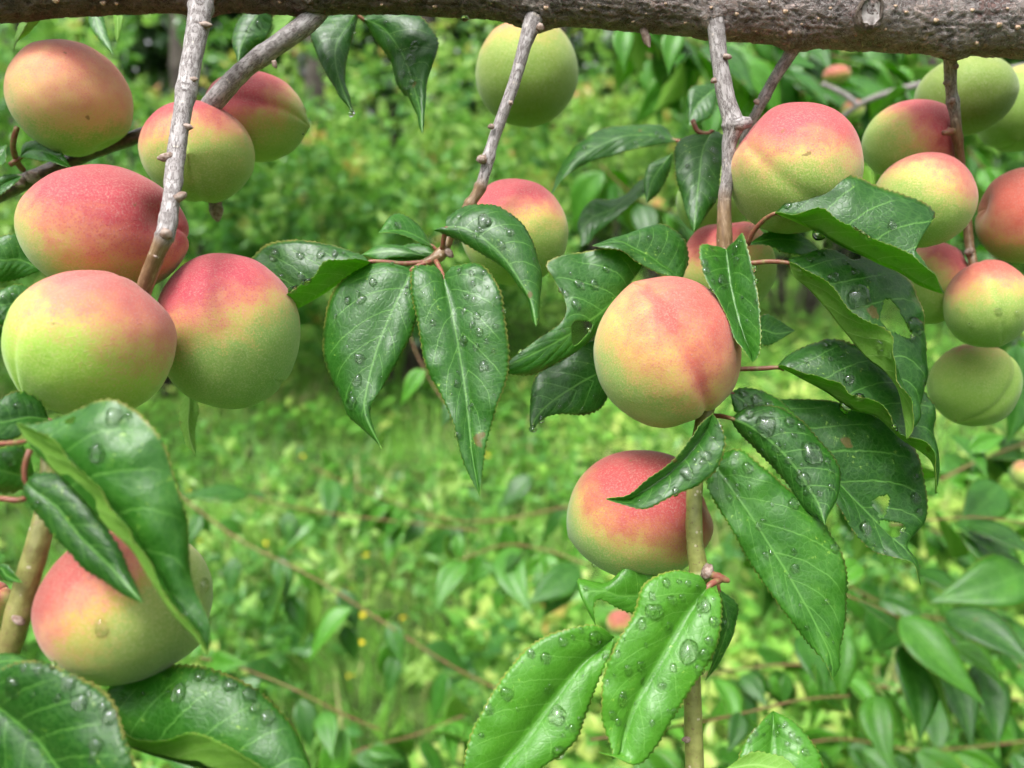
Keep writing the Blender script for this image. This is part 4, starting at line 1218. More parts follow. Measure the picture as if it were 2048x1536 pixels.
leaf('R9', B, tone=0.85, stations=[(1306, 1150, 1272, 1192, 1276, 1227), (1268, 1125, 1236, 1191, 1236, 1216), (1218, 1162, 1206, 1182, 1201, 1199), (1152, 1160, 1166, 1192, 1188, 1213)], tip=(1192, 1252), d0=0.238, d1=0.232, base=(1312, 1196), dl=0.003, dr=-0.001, bulge=0.08, drops=((1281, 1140, 8), (1172, 1175, 6)))
leaf('I7', B, [(1530, 466, 1540, 480, 1535, 495), (1570, 460, 1575, 480, 1570, 508), (1608, 472, 1608, 488, 1605, 512)], (1642, 502), 0.254, 0.256, base=(1498, 490), dl=0.002, dr=-0.002, drops=((1560, 500, 5),))
leaf('E3', B, [(1440, 1212, 1449, 1216, 1471, 1205), (1437, 1252, 1453, 1252, 1477, 1236), (1426, 1312, 1439, 1302, 1461, 1286)], (1411, 1360), 0.233, 0.230, base=(1438, 1178), dl=-0.001, dr=0.002, pet=[(1428, 1160), (1436, 1168)], petw=8, drops=((1452, 1246, 11),))
leaf('E2', B, tone=0.95, stations=[(1395, 1150, 1414, 1176, 1427, 1176), (1350, 1141, 1398, 1199, 1441, 1195), (1290, 1168, 1372, 1233, 1443, 1240), (1268, 1228, 1345, 1273, 1433, 1296), (1231, 1285, 1318, 1321, 1406, 1343), (1205, 1355, 1290, 1369, 1373, 1393), (1202, 1425, 1265, 1416, 1347, 1436), (1219, 1485, 1247, 1471, 1311, 1496), (1222, 1515, 1236, 1508, 1272, 1529)], tip=(1197, 1504), d0=0.219, d1=0.203, dl=-0.002, dr=-0.003, bulge=0.14,
     pet=[(1440, 1160), (1425, 1166)], petd=0.2215, petw=14, drops=((1334, 1168, 10), (1343, 1199, 11), (1365, 1196, 7), (1408, 1209, 15), (1312, 1221, 17), (1284, 1249, 12), (1340, 1252, 9), (1374, 1299, 21), (1427, 1243, 10), (1417, 1280, 10), (1284, 1333, 9), (1259, 1342, 9), (1343, 1330, 8), (1247, 1398, 10), (1321, 1367, 8), (1222, 1429, 9), (1306, 1444, 6), (1408, 1308, 11), (1396, 1336, 11), (1238, 1441, 8), (1374, 1161, 7), (1397, 1172, 6), (1357, 1160, 6), (1300, 1190, 8), (1345, 1420, 7), (1290, 1290, 5)))
leaf('E1', B, tone=0.95, stations=[(1190, 1249, 1200, 1299, 1222, 1306), (1130, 1257, 1160, 1333, 1208, 1336), (1067, 1289, 1120, 1381, 1188, 1386), (1015, 1342, 1080, 1433, 1171, 1433), (970, 1410, 1045, 1481, 1149, 1485), (940, 1475, 1005, 1531, 1091, 1531), (927, 1535, 975, 1572, 1025, 1582)], tip=(942, 1610), d0=0.221, d1=0.205, base=(1229, 1274), dl=-0.002, dr=-0.001, bulge=0.13, drops=((1190, 1276, 14), (1123, 1280, 10), (1092, 1317, 12), (1064, 1308, 9), (1012, 1388, 12), (1105, 1376, 7), (1114, 1429, 20), (981, 1419, 10), (1163, 1261, 6), (1142, 1454, 8), (1117, 1506, 14), (1160, 1438, 7), (1145, 1270, 5), (1040, 1420, 4), (960, 1470, 6)))
leaf('E4', B, tone=0.9, stations=[(1512, 1452, 1546, 1456, 1588, 1444), (1480, 1500, 1543, 1496, 1632, 1495), (1470, 1552, 1540, 1541, 1646, 1546), (1480, 1622, 1535, 1601, 1640, 1612)], tip=(1530, 1690), d0=0.225, d1=0.212, base=(1546, 1422), dl=-0.002, dr=-0.002, bulge=0.16, drops=((1548, 1464, 8), (1536, 1442, 6), (1556, 1452, 6), (1583, 1470, 7), (1599, 1476, 7), (1512, 1464, 7), (1613, 1499, 8), (1501, 1481, 6), (1568, 1449, 6), (1530, 1470, 5), (1570, 1485, 5)))
leaf('E5', B, [(1500, 1505, 1505, 1530, 1512, 1548), (1540, 1508, 1542, 1535, 1545, 1555), (1575, 1520, 1575, 1545, 1572, 1565)], (1610, 1560), 0.212, 0.206, base=(1448, 1540), dl=0.001, dr=-0.003, flip=True)

# leaves at the back of the twigs, right of middle
leaf('I1', B, [(1320, 252, 1302, 270, 1312, 290), (1250, 251, 1240, 275, 1236, 309), (1184, 267, 1185, 300, 1174, 326), (1134, 310, 1140, 335, 1134, 352)], (1101, 394), 0.330, 0.318, base=(1356, 282), dl=0.006, dr=-0.001, bulge=0.03, drops=((1315, 262, 5),), pet=[(1400, 285), (1375, 282)])
leaf('I2', B, [(1290, 354, 1286, 370, 1291, 386), (1236, 394, 1230, 415, 1236, 433), (1184, 401, 1184, 436, 1196, 466), (1154, 440, 1164, 462, 1181, 483)], (1161, 494), 0.345, 0.335, base=(1342, 335), dl=0.004, dr=-0.002, bulge=0.04)
leaf('I3', B, [(1356, 284, 1406, 300, 1448, 275), (1350, 340, 1399, 350, 1442, 340), (1364, 400, 1393, 406, 1432, 402)], (1388, 464), 0.278, 0.268, tone=0.15, base=(1426, 260), dl=0.003, dr=0.002, bulge=0.10, drops=((1425, 304, 9), (1432, 323, 8), (1421, 355, 6), (1415, 340, 3)), pet=[(1385, 240), (1395, 262), (1415, 268)])
leaf('I4', B, [(1400, 172, 1415, 190, 1430, 205), (1375, 185, 1390, 215, 1420, 235)], (1378, 252), 0.330, 0.325, base=(1432, 178), dl=0.002, dr=-0.001)
leaf('I5', B, [(1330, 312, 1325, 330, 1340, 345), (1295, 335, 1305, 360, 1325, 375), (1288, 370, 1298, 385, 1312, 392)], (1292, 408), 0.300, 0.296, base=(1345, 305), dl=0.002, dr=0.001)

# leaves hanging at the top, left of middle
leaf('H6', B, [(652, 34, 690, 60, 716, 40), (621, 68, 672, 92, 703, 86), (640, 122, 672, 132, 693, 131), (668, 171, 684, 176, 693, 176)], (705, 225), 0.275, 0.262, base=(716, 22), dl=0.002, dr=0.004, bulge=0.10, drops=((704, 222, 6),), pet=[(722, 5), (720, 14)])
leaf('H7', B, [(762, 18, 766, 56, 744, 76), (832, 30, 798, 96, 774, 116), (874, 75, 815, 131, 789, 151), (873, 110, 826, 166, 800, 179), (855, 160, 836, 201, 820, 201), (851, 216, 842, 231, 834, 236)], (845, 266), 0.272, 0.256, base=(722, 36), dl=0.002, dr=0.004, bulge=0.14, drops=((831, 91, 11), (819, 121, 13), (822, 147, 6), (800, 147, 8), (822, 164, 6), (808, 185, 9), (770, 45, 5)), pet=[(716, 8), (716, 24)])
leaf('H4', B, [(500, 22, 505, 45, 545, 40), (470, 50, 490, 75, 535, 70), (467, 90, 480, 100, 505, 105)], (476, 132), 0.290, 0.285, base=(530, 12), dl=0.002, dr=0.004, bulge=0.08, drops=((500, 60, 6), (520, 50, 7)))
leaf('H5', B, [(560, 20, 580, 40, 612, 35), (530, 55, 560, 65, 600, 70), (524, 85, 540, 88, 560, 92)], (518, 108), 0.296, 0.290, base=(610, 10), dl=0.0, dr=0.002, flip=True)
leaf('H2', B, [(176, 20, 190, 25, 204, 22), (180, 48, 196, 52, 210, 48), (196, 76, 208, 78, 217, 74)], (227, 110), 0.285, 0.278, base=(188, 0), dl=0.001, dr=0.001)
leaf('H3', B, [(226, 18, 235, 20, 245, 18), (227, 45, 235, 46, 244, 45)], (235, 84), 0.290, 0.286, base=(235, -5), dl=0.003, dr=0.001, flip=True)
leaf('H1', B, [(45, 30, 58, 36, 82, 32), (34, 58, 46, 62, 60, 60), (28, 82, 34, 84, 42, 82)], (27, 102), 0.270, 0.266, base=(66, 15), dl=0.0, dr=0.004, flip=True)

# ================================================================== other shoots near the lens
dark = link('dark_side_branch', None, None, at(-60, 415, 0.29))
tag(dark, 'dark wet branch behind the upper left fruit', 'branch')
d1, _, _ = tube('stem', [(-120, 440, 0.292, 34, 0.5), (-20, 395, 0.290, 34, 0.45), (40, 368, 0.289, 32, 0.45), (110, 335, 0.289, 28, 0.5), (190, 302, 0.290, 27, 0.5), (260, 278, 0.292, 27, 0.5), (330, 250, 0.296, 24, 0.5), (400, 225, 0.302, 22, 0.5)], M_WET, dark, **TW)
nub(d1, 60, 362, 0.284, 14, -16, 26)
nub(d1, 40, 372, 0.285, -2, -22, 18)
nub(d1, 430, 400, 0.285, 6, 42, 24)
leaf('J1', dark, [(52, 288, 62, 302, 50, 316), (85, 285, 92, 305, 85, 325), (118, 303, 118, 318, 112, 330)], (143, 336), 0.276, 0.268, base=(38, 318), dl=0.002, dr=-0.002, drops=((118, 308, 6), (108, 300, 4)), pet=[(20, 330), (32, 322)])
leaf('J2', dark, [(25, 348, 20, 362, 30, 372), (0, 355, 0, 375, 5, 392)], (-30, 402), 0.272, 0.268, base=(44, 352), dl=0.0, dr=-0.002)
leaf('J3', dark, [(4, 295, 8, 305, 15, 312), (-8, 305, -2, 320, 8, 330)], (-20, 335), 0.270, 0.268, base=(15, 290), dl=0.001, dr=-0.002)
tube('stalk', [(34, 255, 0.268, 10), (26, 290, 0.272, 11), (34, 322, 0.277, 12), (46, 340, 0.282, 12)], M_PET, d1, ring=10)
leaf('G1', dark, [(50, 480, 40, 520, 30, 560), (10, 470, 0, 520, -10, 560)], (-60, 500), 0.262, 0.252, base=(85, 540), dl=0.002, dr=0.0)
leaf('G2', dark, [(50, 572, 45, 605, 40, 640), (10, 575, 5, 610, 0, 650)], (-50, 615), 0.258, 0.248, base=(95, 600), dl=0.002, dr=-0.001, drops=((12, 598, 8), (30, 590, 7), (5, 630, 7)))
leaf('G3', dark, [(10, 655, 0, 690, -8, 720), (-10, 660, -15, 700, -20, 740)], (-40, 770), 0.262, 0.25, base=(30, 640), dl=0.002, dr=-0.001)
leaf('G4', dark, [(360, 812, 378, 815, 396, 812), (357, 845, 376, 848, 394, 842), (368, 880, 380, 878, 390, 870)], (391, 910), 0.268, 0.262, base=(378, 780), dl=0.002, dr=0.002, flip=True)

shoot = link('leafy_shoot', None, None, at(-30, 1420, 0.18))
tag(shoot, 'olive-green shoot with large wet leaves at the lower left corner', 'shoot')
s1, _, _ = tube('stem', [(-40, 1460, 0.182, 54, 0.75), (-5, 1350, 0.182, 50, 0.75), (25, 1270, 0.182, 47, 0.8), (52, 1170, 0.183, 46, 0.85), (75, 1090, 0.184, 44, 0.85), (92, 1020, 0.186, 40, 0.85), (100, 960, 0.190, 36, 0.85), (98, 900, 0.196, 30, 0.85)], M_TWIG, shoot, nodes=((0.35, 0.08, 0.03),), **TW)
nub(s1, 36, 1242, 0.1795, 4, -4, 26, M_BUD, 0.7)
leaf('F5', shoot, [(70, 795, 55, 836, 52, 862), (20, 785, 5, 845, 0, 884)], (-60, 850), 0.190, 0.178, base=(100, 840), dl=0.003, dr=-0.003, drops=((36, 809, 7), (60, 812, 4)), pet=[(105, 850), (100, 845)])
leaf('F6', shoot, [(52, 900, 35, 950, 30, 985), (10, 895, -5, 940, -20, 980)], (-70, 930), 0.178, 0.166, base=(72, 960), dl=0.003, dr=-0.001, drops=((20, 917, 15), (42, 899, 5)))
leaf('F1', shoot, [(92, 847, 60, 891, 76, 861), (160, 815, 105, 939, 121, 904), (236, 801, 150, 986, 174, 947), (319, 868, 205, 1046, 217, 1004), (346, 945, 262, 1099, 264, 1057), (373, 1040, 310, 1173, 307, 1139), (386, 1160, 345, 1227, 346, 1204), (417, 1245, 390, 1276, 390, 1254)], (415, 1312), 0.160, 0.150, base=(34, 846), dl=0.003, dr=-0.006, bulge=0.12, wave=0.0008, holes=((140, 842, 11, 6, -20),), drops=((227, 833, 16), (195, 906, 17), (256, 831, 7)))
leaf('F2', shoot, [(75, 944, 76, 986, 51, 986), (132, 950, 116, 1016, 79, 1036), (182, 1000, 160, 1071, 124, 1086), (227, 1075, 210, 1121, 174, 1138), (263, 1145, 250, 1166, 227, 1179)], (285, 1205), 0.164, 0.156, tone=0.1, base=(50, 963), dl=0.002, dr=0.001, bulge=0.14, pet=[(60, 900), (50, 930)], petw=12, drops=((76, 1006, 7),))
tube('petiole', [(-40, 895, 0.17, 11), (0, 888, 0.168, 11), (35, 885, 0.166, 10), (60, 880, 0.162, 9)], M_PET, shoot, ring=10)
tube('petiole', [(-40, 1000, 0.17, 12), (0, 997, 0.17, 12), (40, 1000, 0.17, 12), (70, 985, 0.175, 10)], M_PET, shoot, ring=10)
leaf('F8', shoot, [(10, 1128, 0, 1135, -5, 1150), (25, 1140, 15, 1150, 10, 1160)], (46, 1166), 0.178, 0.176, base=(-40, 1130), dl=0.0, dr=0.0)
leaf('F7', shoot, [(-10, 1310, -5, 1325, -10, 1345), (40, 1306, 35, 1322, 30, 1340)], (78, 1330), 0.172, 0.168, base=(-50, 1335), dl=0.003, dr=-0.002)
leaf('F3', shoot, [(-10, 1345, -20, 1402, -60, 1452), (60, 1319, 30, 1437, -30, 1502), (140, 1345, 75, 1477, 10, 1562), (211, 1392, 110, 1527, 50, 1612), (252, 1465, 150, 1582, 100, 1652), (276, 1540, 195, 1642, 160, 1692)], (270, 1725), 0.168, 0.152, base=(-70, 1382), dl=-0.001, dr=0.0, bulge=0.14, drops=((24, 1376, 20), (137, 1369, 16), (159, 1403, 17), (212, 1434, 17), (195, 1488, 15), (118, 1393, 9), (178, 1516, 12), (51, 1338, 9), (77, 1336, 9), (103, 1336, 9), (205, 1413, 9), (184, 1382, 6)))
leaf('F4', shoot, [(225, 1374, 242, 1482, 246, 1470), (300, 1339, 292, 1507, 312, 1481), (390, 1330, 362, 1527, 378, 1470), (482, 1360, 440, 1548, 452, 1494), (552, 1411, 520, 1578, 522, 1530), (606, 1490, 590, 1612, 582, 1580)], (650, 1655), 0.178, 0.164, base=(212, 1412), dl=0.008, dr=-0.005, bulge=0.10, drops=((246, 1394, 8), (284, 1381, 6), (335, 1355, 9), (359, 1376, 16), (400, 1355, 11), (427, 1355, 9), (460, 1365, 14), (499, 1393, 13), (509, 1413, 12), (530, 1437, 15)))


for q_, (kk, nn_) in enumerate((('A1', 12), ('A2', 14), ('A3', 6), ('A4', 10), ('B1', 6), ('B2', 8), ('B3', 6), ('B4', 6), ('R1', 10), ('R2', 8), ('R3', 10), ('R4', 10), ('R5', 10), ('R7', 16), ('R8', 6), ('E1', 14), ('E2', 12), ('F1', 6), ('F3', 6), ('F4', 8), ('H7', 6), ('H6', 4), ('I1', 5), ('I3', 5))):
    random_drops(kk, nn_, 2.5, 8.0, q_)


def hanging_drop(parent, px, py, d, rpx):
    """round bead hanging from a leaf tip"""
    V, F = [], []
    for i in range(11):
        f = i / 10
        rad = (0.02, 0.16, 0.34, 0.55, 0.76, 0.93, 1.0, 0.95, 0.78, 0.45, 0.02)[i]
        for j in range(16):
            th = j * math.pi / 8
            V.append((rad * math.cos(th), rad * math.sin(th), 1.3 - 2.3 * f ** 0.9))
    for i in range(10):
        for j in range(16):
            j2 = (j + 1) % 16
            F.append((i * 16 + j2, i * 16 + j, (i + 1) * 16 + j, (i + 1) * 16 + j2))
    o = link('water_drop', mesh_from('water_drop', V, F, M_WATER), parent, at(px, py, d))
    s = rpx * d / FPX
    o.scale = (s, s, s)


hanging_drop(LEAVES['B3'][0], 1066, 857, 0.2455, 9)
hanging_drop(LEAVES['H6'][0], 702, 228, 0.262, 6)
hanging_drop(limb, 930, 36, 0.25, 8)
hanging_drop(limb, 120, 30, 0.25, 6)

# ================================================================== shoots and shrubs further off
def proto_leaf(k):
    """one whole leaf of length 1 m lying along +X, upper side +Z, for the leaves out of focus"""
    r_ = random.Random(400 + k)
    n = 17
    u = np.linspace(0, 1, n)
    w = 0.27 * np.sin(np.pi * np.clip(u, 0, 1) ** 0.72) ** 0.9 * (1 - 0.55 * u ** 3)
    w[0] = w[-1] = 0.0
    bend = r_.uniform(-0.35, -0.05)
    fold = r_.uniform(0.05, 0.55)
    sway = r_.uniform(-0.08, 0.08)
    M_ = np.stack([u, sway * np.sin(np.pi * u), bend * u ** 2], -1)
    L_ = M_ + np.stack([0 * u, w * math.cos(fold), w * math.sin(fold)], -1)
    R_ = M_ + np.stack([0 * u, -w * math.cos(fold), w * math.sin(fold)], -1)
    me, org, *_ = build_leaf_mesh('leaf', L_, M_, R_, 0.08, 3, 0.0, False, 0.006, (), False, k, ref_dir=(0, 0, 1), tone=0.25 + 0.14 * k)
    for nm, sc in (('leaf_x', 0.06), ('leaf_y', 0.06)):
        a_ = me.attributes[nm]
        buf = np.zeros(len(a_.data), np.float32)
        a_.data.foreach_get('value', buf)
        a_.data.foreach_set('value', buf * sc)
    return me


PROTO = [proto_leaf(k) for k in range(6)]


def far_leaf(parent, p, direction, up, length):
    x = Vector(direction).normalized()
    z = Vector(up)
    z = (z - x * z.dot(x)).normalized()
    y = z.cross(x)
    o = bpy.data.objects.new('leaf', random.choice(PROTO))
    COL.objects.link(o)
    o.parent = parent
    o.location = Vector(p) - Vector(WORLD_LOC[parent.name])
    o.rotation_euler = Matrix((x, y, z)).transposed().to_euler()
    o.scale = (length,) * 3
    return o


def far_shoot(name, lab, cat, pts, nleaf, llen, group=None, seed=0, droop=0.8, extra=(), stage=0.5, root=None):
    """a thin shoot given by photo pixels and distances, leaves drooping off it alternately"""
    random.seed(seed)
    if root is None:
        root = link(name, None, None, at(pts[0][0], pts[0][1], pts[0][2]))
        tag(root, lab, cat, group)
    st, C, r_ = tube('stem', [(p[0], p[1], p[2], p[3] * (0.5 if stage > 0.3 else 1.0), stage) for p in pts], M_SHOOT if stage > 0.3 else M_TWIG, root, ring=8, step=0.006)
    for i in range(nleaf):
        f = min(0.999, max(0.0, (i + 0.5 + random.gauss(0, 0.6)) / nleaf))
        c = C[min(len(C) - 1, int(f * len(C)))]
        tdir = norm(C[min(len(C) - 1, int(f * len(C)) + 2)] - C[max(0, int(f * len(C)) - 2)])
        s = 1 if i % 2 else -1
        side = norm(np.cross(tdir, [0, 0, 1])) * s
        dr = side * random.uniform(0.1, 1.0) + tdir * random.uniform(-0.2, 0.9) + np.array([0, 0, -droop * random.uniform(0.1, 1.2)]) + np.array([random.gauss(0, .3), random.gauss(0, .3), random.gauss(0, .15)])
        up = np.array([random.gauss(0, .6), -0.4 + random.gauss(0, .5), 1.0])
        far_leaf(root, c + dr * 0.008, dr, up, llen * random.uniform(0.5, 1.2))
    for (px, py, d, qx, qy, qd) in extra:
        a_, b_ = at(px, py, d), at(qx, qy, qd)
        far_leaf(root, a_, b_ - a_, (random.gauss(0, .2), -0.6, 0.9), float(np.linalg.norm(b_ - a_)))
    return root


GS = 'drooping shoots in the grass behind'
far_shoot('drooping_shoot', 'long reddish shoot slanting down across the lower middle, leaves hanging', 'shoot', [(350, 985, 0.98, 9), (480, 1080, 0.96, 9), (620, 1152, 0.94, 9), (760, 1240, 0.92, 9), (900, 1330, 0.90, 9), (1010, 1385, 0.90, 9)], 11, 0.075, GS, 1,
          extra=((560, 1115, 0.95, 572, 1200, 0.93), (580, 1190, 0.95, 600, 1275, 0.93), (680, 1180, 0.94, 715, 1260, 0.92), (690, 1250, 0.93, 705, 1330, 0.92), (780, 1245, 0.92, 800, 1330, 0.9), (790, 1310, 0.92, 770, 1390, 0.9), (470, 1115, 0.96, 450, 1190, 0.94), (400, 1030, 0.97, 370, 1090, 0.95)))
far_shoot('drooping_shoot', 'short reddish shoot above the long slanting one, pointing left', 'shoot', [(960, 1062, 1.15, 9), (860, 1050, 1.14, 8), (700, 1032, 1.12, 8), (590, 1015, 1.10, 7), (490, 990, 1.08, 6)], 11, 0.072, GS, 2)
far_shoot('drooping_shoot', 'dark-leaved shoot between the hanging leaf and the grass, middle distance', 'shoot', [(1150, 1010, 1.25, 9), (1000, 1040, 1.22, 9), (900, 1040, 1.2, 8), (800, 1010, 1.18, 7), (700, 970, 1.16, 6), (620, 930, 1.15, 5)], 18, 0.075, GS, 3)
far_shoot('drooping_shoot', 'reddish shoot just above the wet leaf at the lower left', 'shoot', [(400, 1315, 0.72, 8), (480, 1335, 0.72, 8), (580, 1375, 0.70, 8), (680, 1425, 0.70, 8), (760, 1460, 0.70, 7)], 7, 0.066, GS, 4, extra=((600, 1400, 0.7, 620, 1500, 0.68), (520, 1360, 0.71, 430, 1400, 0.70)))
far_shoot('drooping_shoot', 'leafy shoot at the bottom edge beside the large wet leaf', 'shoot', [(620, 1560, 0.78, 8), (720, 1500, 0.8, 8), (830, 1470, 0.82, 8), (930, 1430, 0.84, 7)], 14, 0.07, GS, 5)
far_shoot('drooping_shoot', 'leafy shoot left of the lower red apricot', 'shoot', [(1180, 1130, 0.95, 9), (1090, 1100, 0.97, 8), (1010, 1090, 1.0, 8), (920, 1120, 1.02, 7)], 16, 0.078, GS, 6, extra=((985, 1130, 0.95, 935, 1160, 0.95), (1080, 1140, 0.95, 1075, 1200, 0.93), (1010, 1170, 0.96, 990, 1230, 0.95), (1060, 950, 1.0, 990, 1010, 0.98)))
far_shoot('drooping_shoot', 'pale leafy shoot behind the two large hanging leaves', 'shoot', [(900, 820, 0.62, 6), (860, 760, 0.64, 6), (830, 700, 0.66, 5), (810, 640, 0.68, 5)], 0, 0.06, GS, 7, extra=((850, 740, 0.64, 790, 800, 0.63), (905, 800, 0.62, 880, 850, 0.61)))

sh = far_shoot('background_shrub', 'shrub with broad wet leaves and thin red stalks filling the lower right', 'shrub', [(1180, 1480, 0.52, 11), (1340, 1455, 0.52, 11), (1480, 1428, 0.53, 11), (1600, 1400, 0.54, 11), (1700, 1392, 0.55, 10)], 6, 0.06, None, 8,
          extra=((1480, 1425, 0.53, 1460, 1500, 0.51),))
far_shoot('', '', '', [(1690, 1190, 0.56, 9), (1770, 1222, 0.56, 9), (1850, 1262, 0.57, 9), (1920, 1300, 0.58, 8)], 4, 0.062, None, 9, root=sh,
          extra=((1800, 1235, 0.55, 1985, 1370, 0.50), (1890, 1225, 0.55, 2075, 1310, 0.50), (1805, 1290, 0.56, 1860, 1480, 0.52), (1600, 1270, 0.60, 1660, 1390, 0.56), (1690, 1270, 0.60, 1700, 1400, 0.57), (1870, 1310, 0.58, 1960, 1470, 0.53), (1750, 1390, 0.57, 1790, 1520, 0.53), (1950, 1330, 0.58, 2010, 1480, 0.54), (1720, 1130, 0.62, 1640, 1170, 0.60), (1830, 1140, 0.62, 1920, 1170, 0.58), (1700, 1250, 0.62, 1630, 1330, 0.6)))
far_shoot('', '', '', [(1780, 1050, 0.62, 8), (1860, 1040, 0.62, 8), (1960, 1035, 0.62, 8), (2080, 1050, 0.62, 8)], 5, 0.065, None, 10, root=sh,
          extra=((1935, 1050, 0.60, 2080, 1090, 0.56), (2060, 1140, 0.58, 1890, 1180, 0.56), (2000, 970, 0.66, 1930, 1040, 0.62), (1900, 870, 0.62, 1990, 930, 0.58), (1940, 905, 0.6, 2020, 860, 0.6), (2000, 1230, 0.58, 2060, 1350, 0.54)))
far_shoot('', '', '', [(1500, 1100, 0.95, 9), (1650, 1150, 0.95, 9), (1800, 1220, 0.95, 9), (2000, 1260, 0.95, 9)], 46, 0.062, None, 11, root=sh)
far_shoot('', '', '', [(1400, 1350, 0.85, 9), (1600, 1330, 0.85, 9), (1800, 1380, 0.85, 9), (2050, 1400, 0.85, 9)], 52, 0.062, None, 12, root=sh)
far_shoot('', '', '', [(1450, 1560, 0.78, 9), (1650, 1480, 0.8, 9), (1850, 1500, 0.8, 9), (2080, 1480, 0.8, 9)], 46, 0.065, None, 13, root=sh)
far_shoot('', '', '', [(1880, 960, 0.85, 12), (1960, 920, 0.85, 12), (2040, 890, 0.85, 12), (2130, 850, 0.85, 12)], 26, 0.065, None, 14, root=sh)
far_shoot('', '', '', [(1650, 980, 1.2, 9), (1800, 1030, 1.2, 9), (1950, 1100, 1.2, 9), (2100, 1150, 1.2, 9)], 44, 0.065, None, 15, root=sh)

# the next tree behind at the upper right, with small fruit far off
tr = far_shoot('neighbouring_tree', 'leafy tree with small distant fruit behind the upper right fruit', 'tree', [(2120, 120, 0.62, 14), (1960, 150, 0.64, 14), (1860, 165, 0.66, 14), (1770, 188, 0.68, 13), (1715, 212, 0.70, 12), (1668, 248, 0.72, 10)], 5, 0.055, None, 21, stage=0.2)
tube('stem', [(1720, 215, 0.70, 11, 0.2), (1690, 190, 0.70, 11, 0.2), (1645, 168, 0.70, 10, 0.2)], M_TWIG, tr, ring=8, step=0.004)
for i, (a_, n_, sd_) in enumerate((
        ([(1240, 20, 0.75, 8), (1400, 90, 0.8, 8), (1560, 150, 0.85, 8), (1720, 180, 0.9, 8)], 44, 22),
        ([(1260, 90, 0.95, 8), (1420, 180, 0.95, 8), (1580, 230, 1.0, 8), (1760, 260, 1.0, 8)], 44, 23),
        ([(1500, 40, 0.9, 8), (1660, 110, 0.9, 8), (1800, 140, 0.92, 8), (1960, 240, 0.95, 8)], 47, 24),
        ([(1700, 60, 1.1, 8), (1830, 120, 1.1, 8), (1960, 330, 1.1, 8), (2100, 420, 1.1, 8)], 51, 25),
        ([(1650, 260, 0.9, 8), (1720, 330, 0.9, 8), (1800, 380, 0.95, 8), (1900, 460, 0.95, 8)], 30, 26),
        ([(1980, 480, 0.8, 8), (2000, 560, 0.8, 8), (2030, 640, 0.8, 8), (2060, 720, 0.8, 8)], 23, 27),
        ([(1200, 330, 1.05, 8), (1280, 400, 1.05, 8), (1360, 430, 1.05, 8), (1420, 480, 1.05, 8)], 20, 28))):
    far_shoot('', '', '', a_, n_, 0.072, None, sd_, root=tr, stage=0.5)
for (px, py, d, qx, qy, qd) in ((1250, 55, 0.5, 1256, 125, 0.49), (1355, 60, 0.48, 1345, 130, 0.47), (1560, 115, 0.6, 1640, 130, 0.6), (2035, 690, 0.5, 2040, 880, 0.48)):
    a_, b_ = at(px, py, d), at(qx, qy, qd)
    far_leaf(tr, a_, b_ - a_, (0.1, -0.7, 0.7), float(np.linalg.norm(b_ - a_)))
FG = 'small distant fruit on the neighbouring tree'
for key, px, py, r0, dd, bl, lab in (('x1', 1674, 150, 29, 0.72, 0.08, 'small blurred reddish fruit above the background twig at the upper right'),
                                    ('x2', 1602, 196, 24, 0.9, 0.05, 'left of the tiny blurred fruit pair below the thick branch'),
                                    ('x3', 1622, 193, 20, 0.93, 0.1, 'right of the tiny blurred fruit pair below the thick branch'),
                                    ('x4', 1706, 222, 24, 0.74, -0.1, 'tiny yellow-orange fruit hanging under the background twig'),
                                    ('x5', 1698, 100, 18, 0.95, -0.1, 'tiny yellow fruit just under the thick branch'),
                                    ('x6', 1240, 1245, 27, 0.62, -0.06, 'blurred orange fruit between the lower wet leaves'),
                                    ('x7', 2050, 950, 30, 0.72, -0.25, 'blurred yellow fruit at the right edge, low down')):
    fruit(key, px, py, r0, r0 * 0.72 if key == 'x1' else r0 * 0.95, dd, blush=(-0.2, 1, 0.3), bias=bl, seed=len(key) + px, detail=(32, 20), label=lab, group=FG, red=(0.34, 0.085, 0.055), orange=(0.42, 0.17, 0.075))

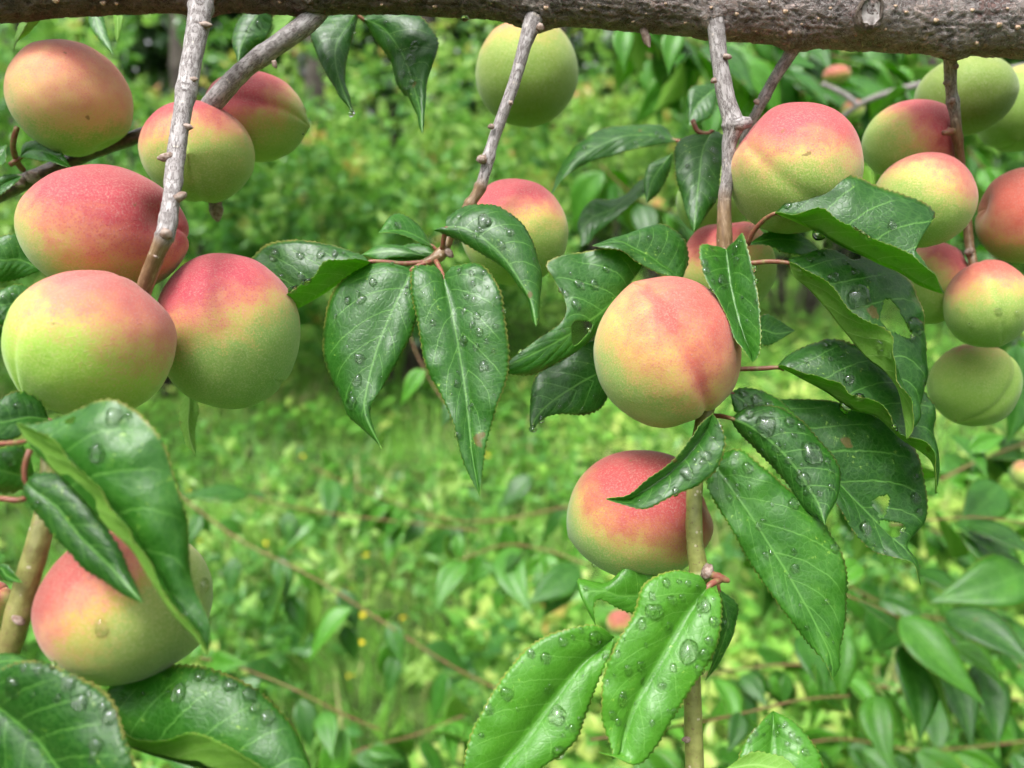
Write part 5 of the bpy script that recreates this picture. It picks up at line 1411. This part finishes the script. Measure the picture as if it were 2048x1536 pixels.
# small yellow flowers in the grass
PV, PF = [], []
for k in range(5):
    a_ = k * 2 * math.pi / 5
    ca, sa = math.cos(a_), math.sin(a_)
    b = len(PV)
    for (rr, ww, zz) in ((0.08, 0.05, 0.0), (0.55, 0.34, 0.10), (0.85, 0.30, 0.14), (1.0, 0.05, 0.10)):
        for s in (-1, 1):
            PV.append((ca * rr - sa * ww * s, sa * rr + ca * ww * s, zz))
    for q in range(3):
        PF.append((b + q * 2, b + q * 2 + 1, b + q * 2 + 3, b + q * 2 + 2))
M_PETAL = plain('yellow_petal', (0.78, 0.58, 0.02), (0.85, 0.70, 0.05), 30.0, 0.6)
PETAL = mesh_from('petals', PV, PF, M_PETAL)
SV, SF = [], []
for i in range(4):
    for j in range(5):
        th = j * 2 * math.pi / 5
        SV.append((0.05 * math.cos(th) + 0.15 * math.sin(i), 0.05 * math.sin(th), -6.0 * i / 3))
    if i:
        for j in range(5):
            j2 = (j + 1) % 5
            SF.append(((i - 1) * 5 + j, (i - 1) * 5 + j2, i * 5 + j2, i * 5 + j))
M_STALK = plain('flower_stalk', (0.10, 0.22, 0.03), (0.16, 0.30, 0.04), 30.0, 0.6)
STALK = mesh_from('stalk', SV, SF, M_STALK)
random.seed(99)
FLW = [(400, 1082), (530, 1088), (733, 1110), (765, 1108), (700, 1182), (725, 1230), (806, 1236), (722, 1285), (515, 1256), (700, 1352), (605, 912), (975, 910), (945, 1005), (1040, 1460), (380, 985)]
for (px, py) in FLW:
    ray = norm(at(px, py, 1.0) - CAM)
    h = random.uniform(0.10, 0.17)
    t_ = (CAM[2] - h) / -ray[2]
    p = CAM + ray * t_
    root = link('yellow_flower', None, None, p)
    tag(root, 'tiny yellow flower in the grass below the fruit', 'flower', 'small yellow flowers in the grass')
    sc = random.uniform(0.009, 0.013)
    for nm, me_ in (('petals', PETAL), ('stalk', STALK)):
        c = link(nm, me_, root, p)
        c.scale = (sc, sc, sc if nm == 'petals' else h / 6.0)
        if nm == 'petals':
            c.rotation_euler = (random.uniform(0.1, 0.7), random.uniform(-0.3, 0.3), random.uniform(0, 6))
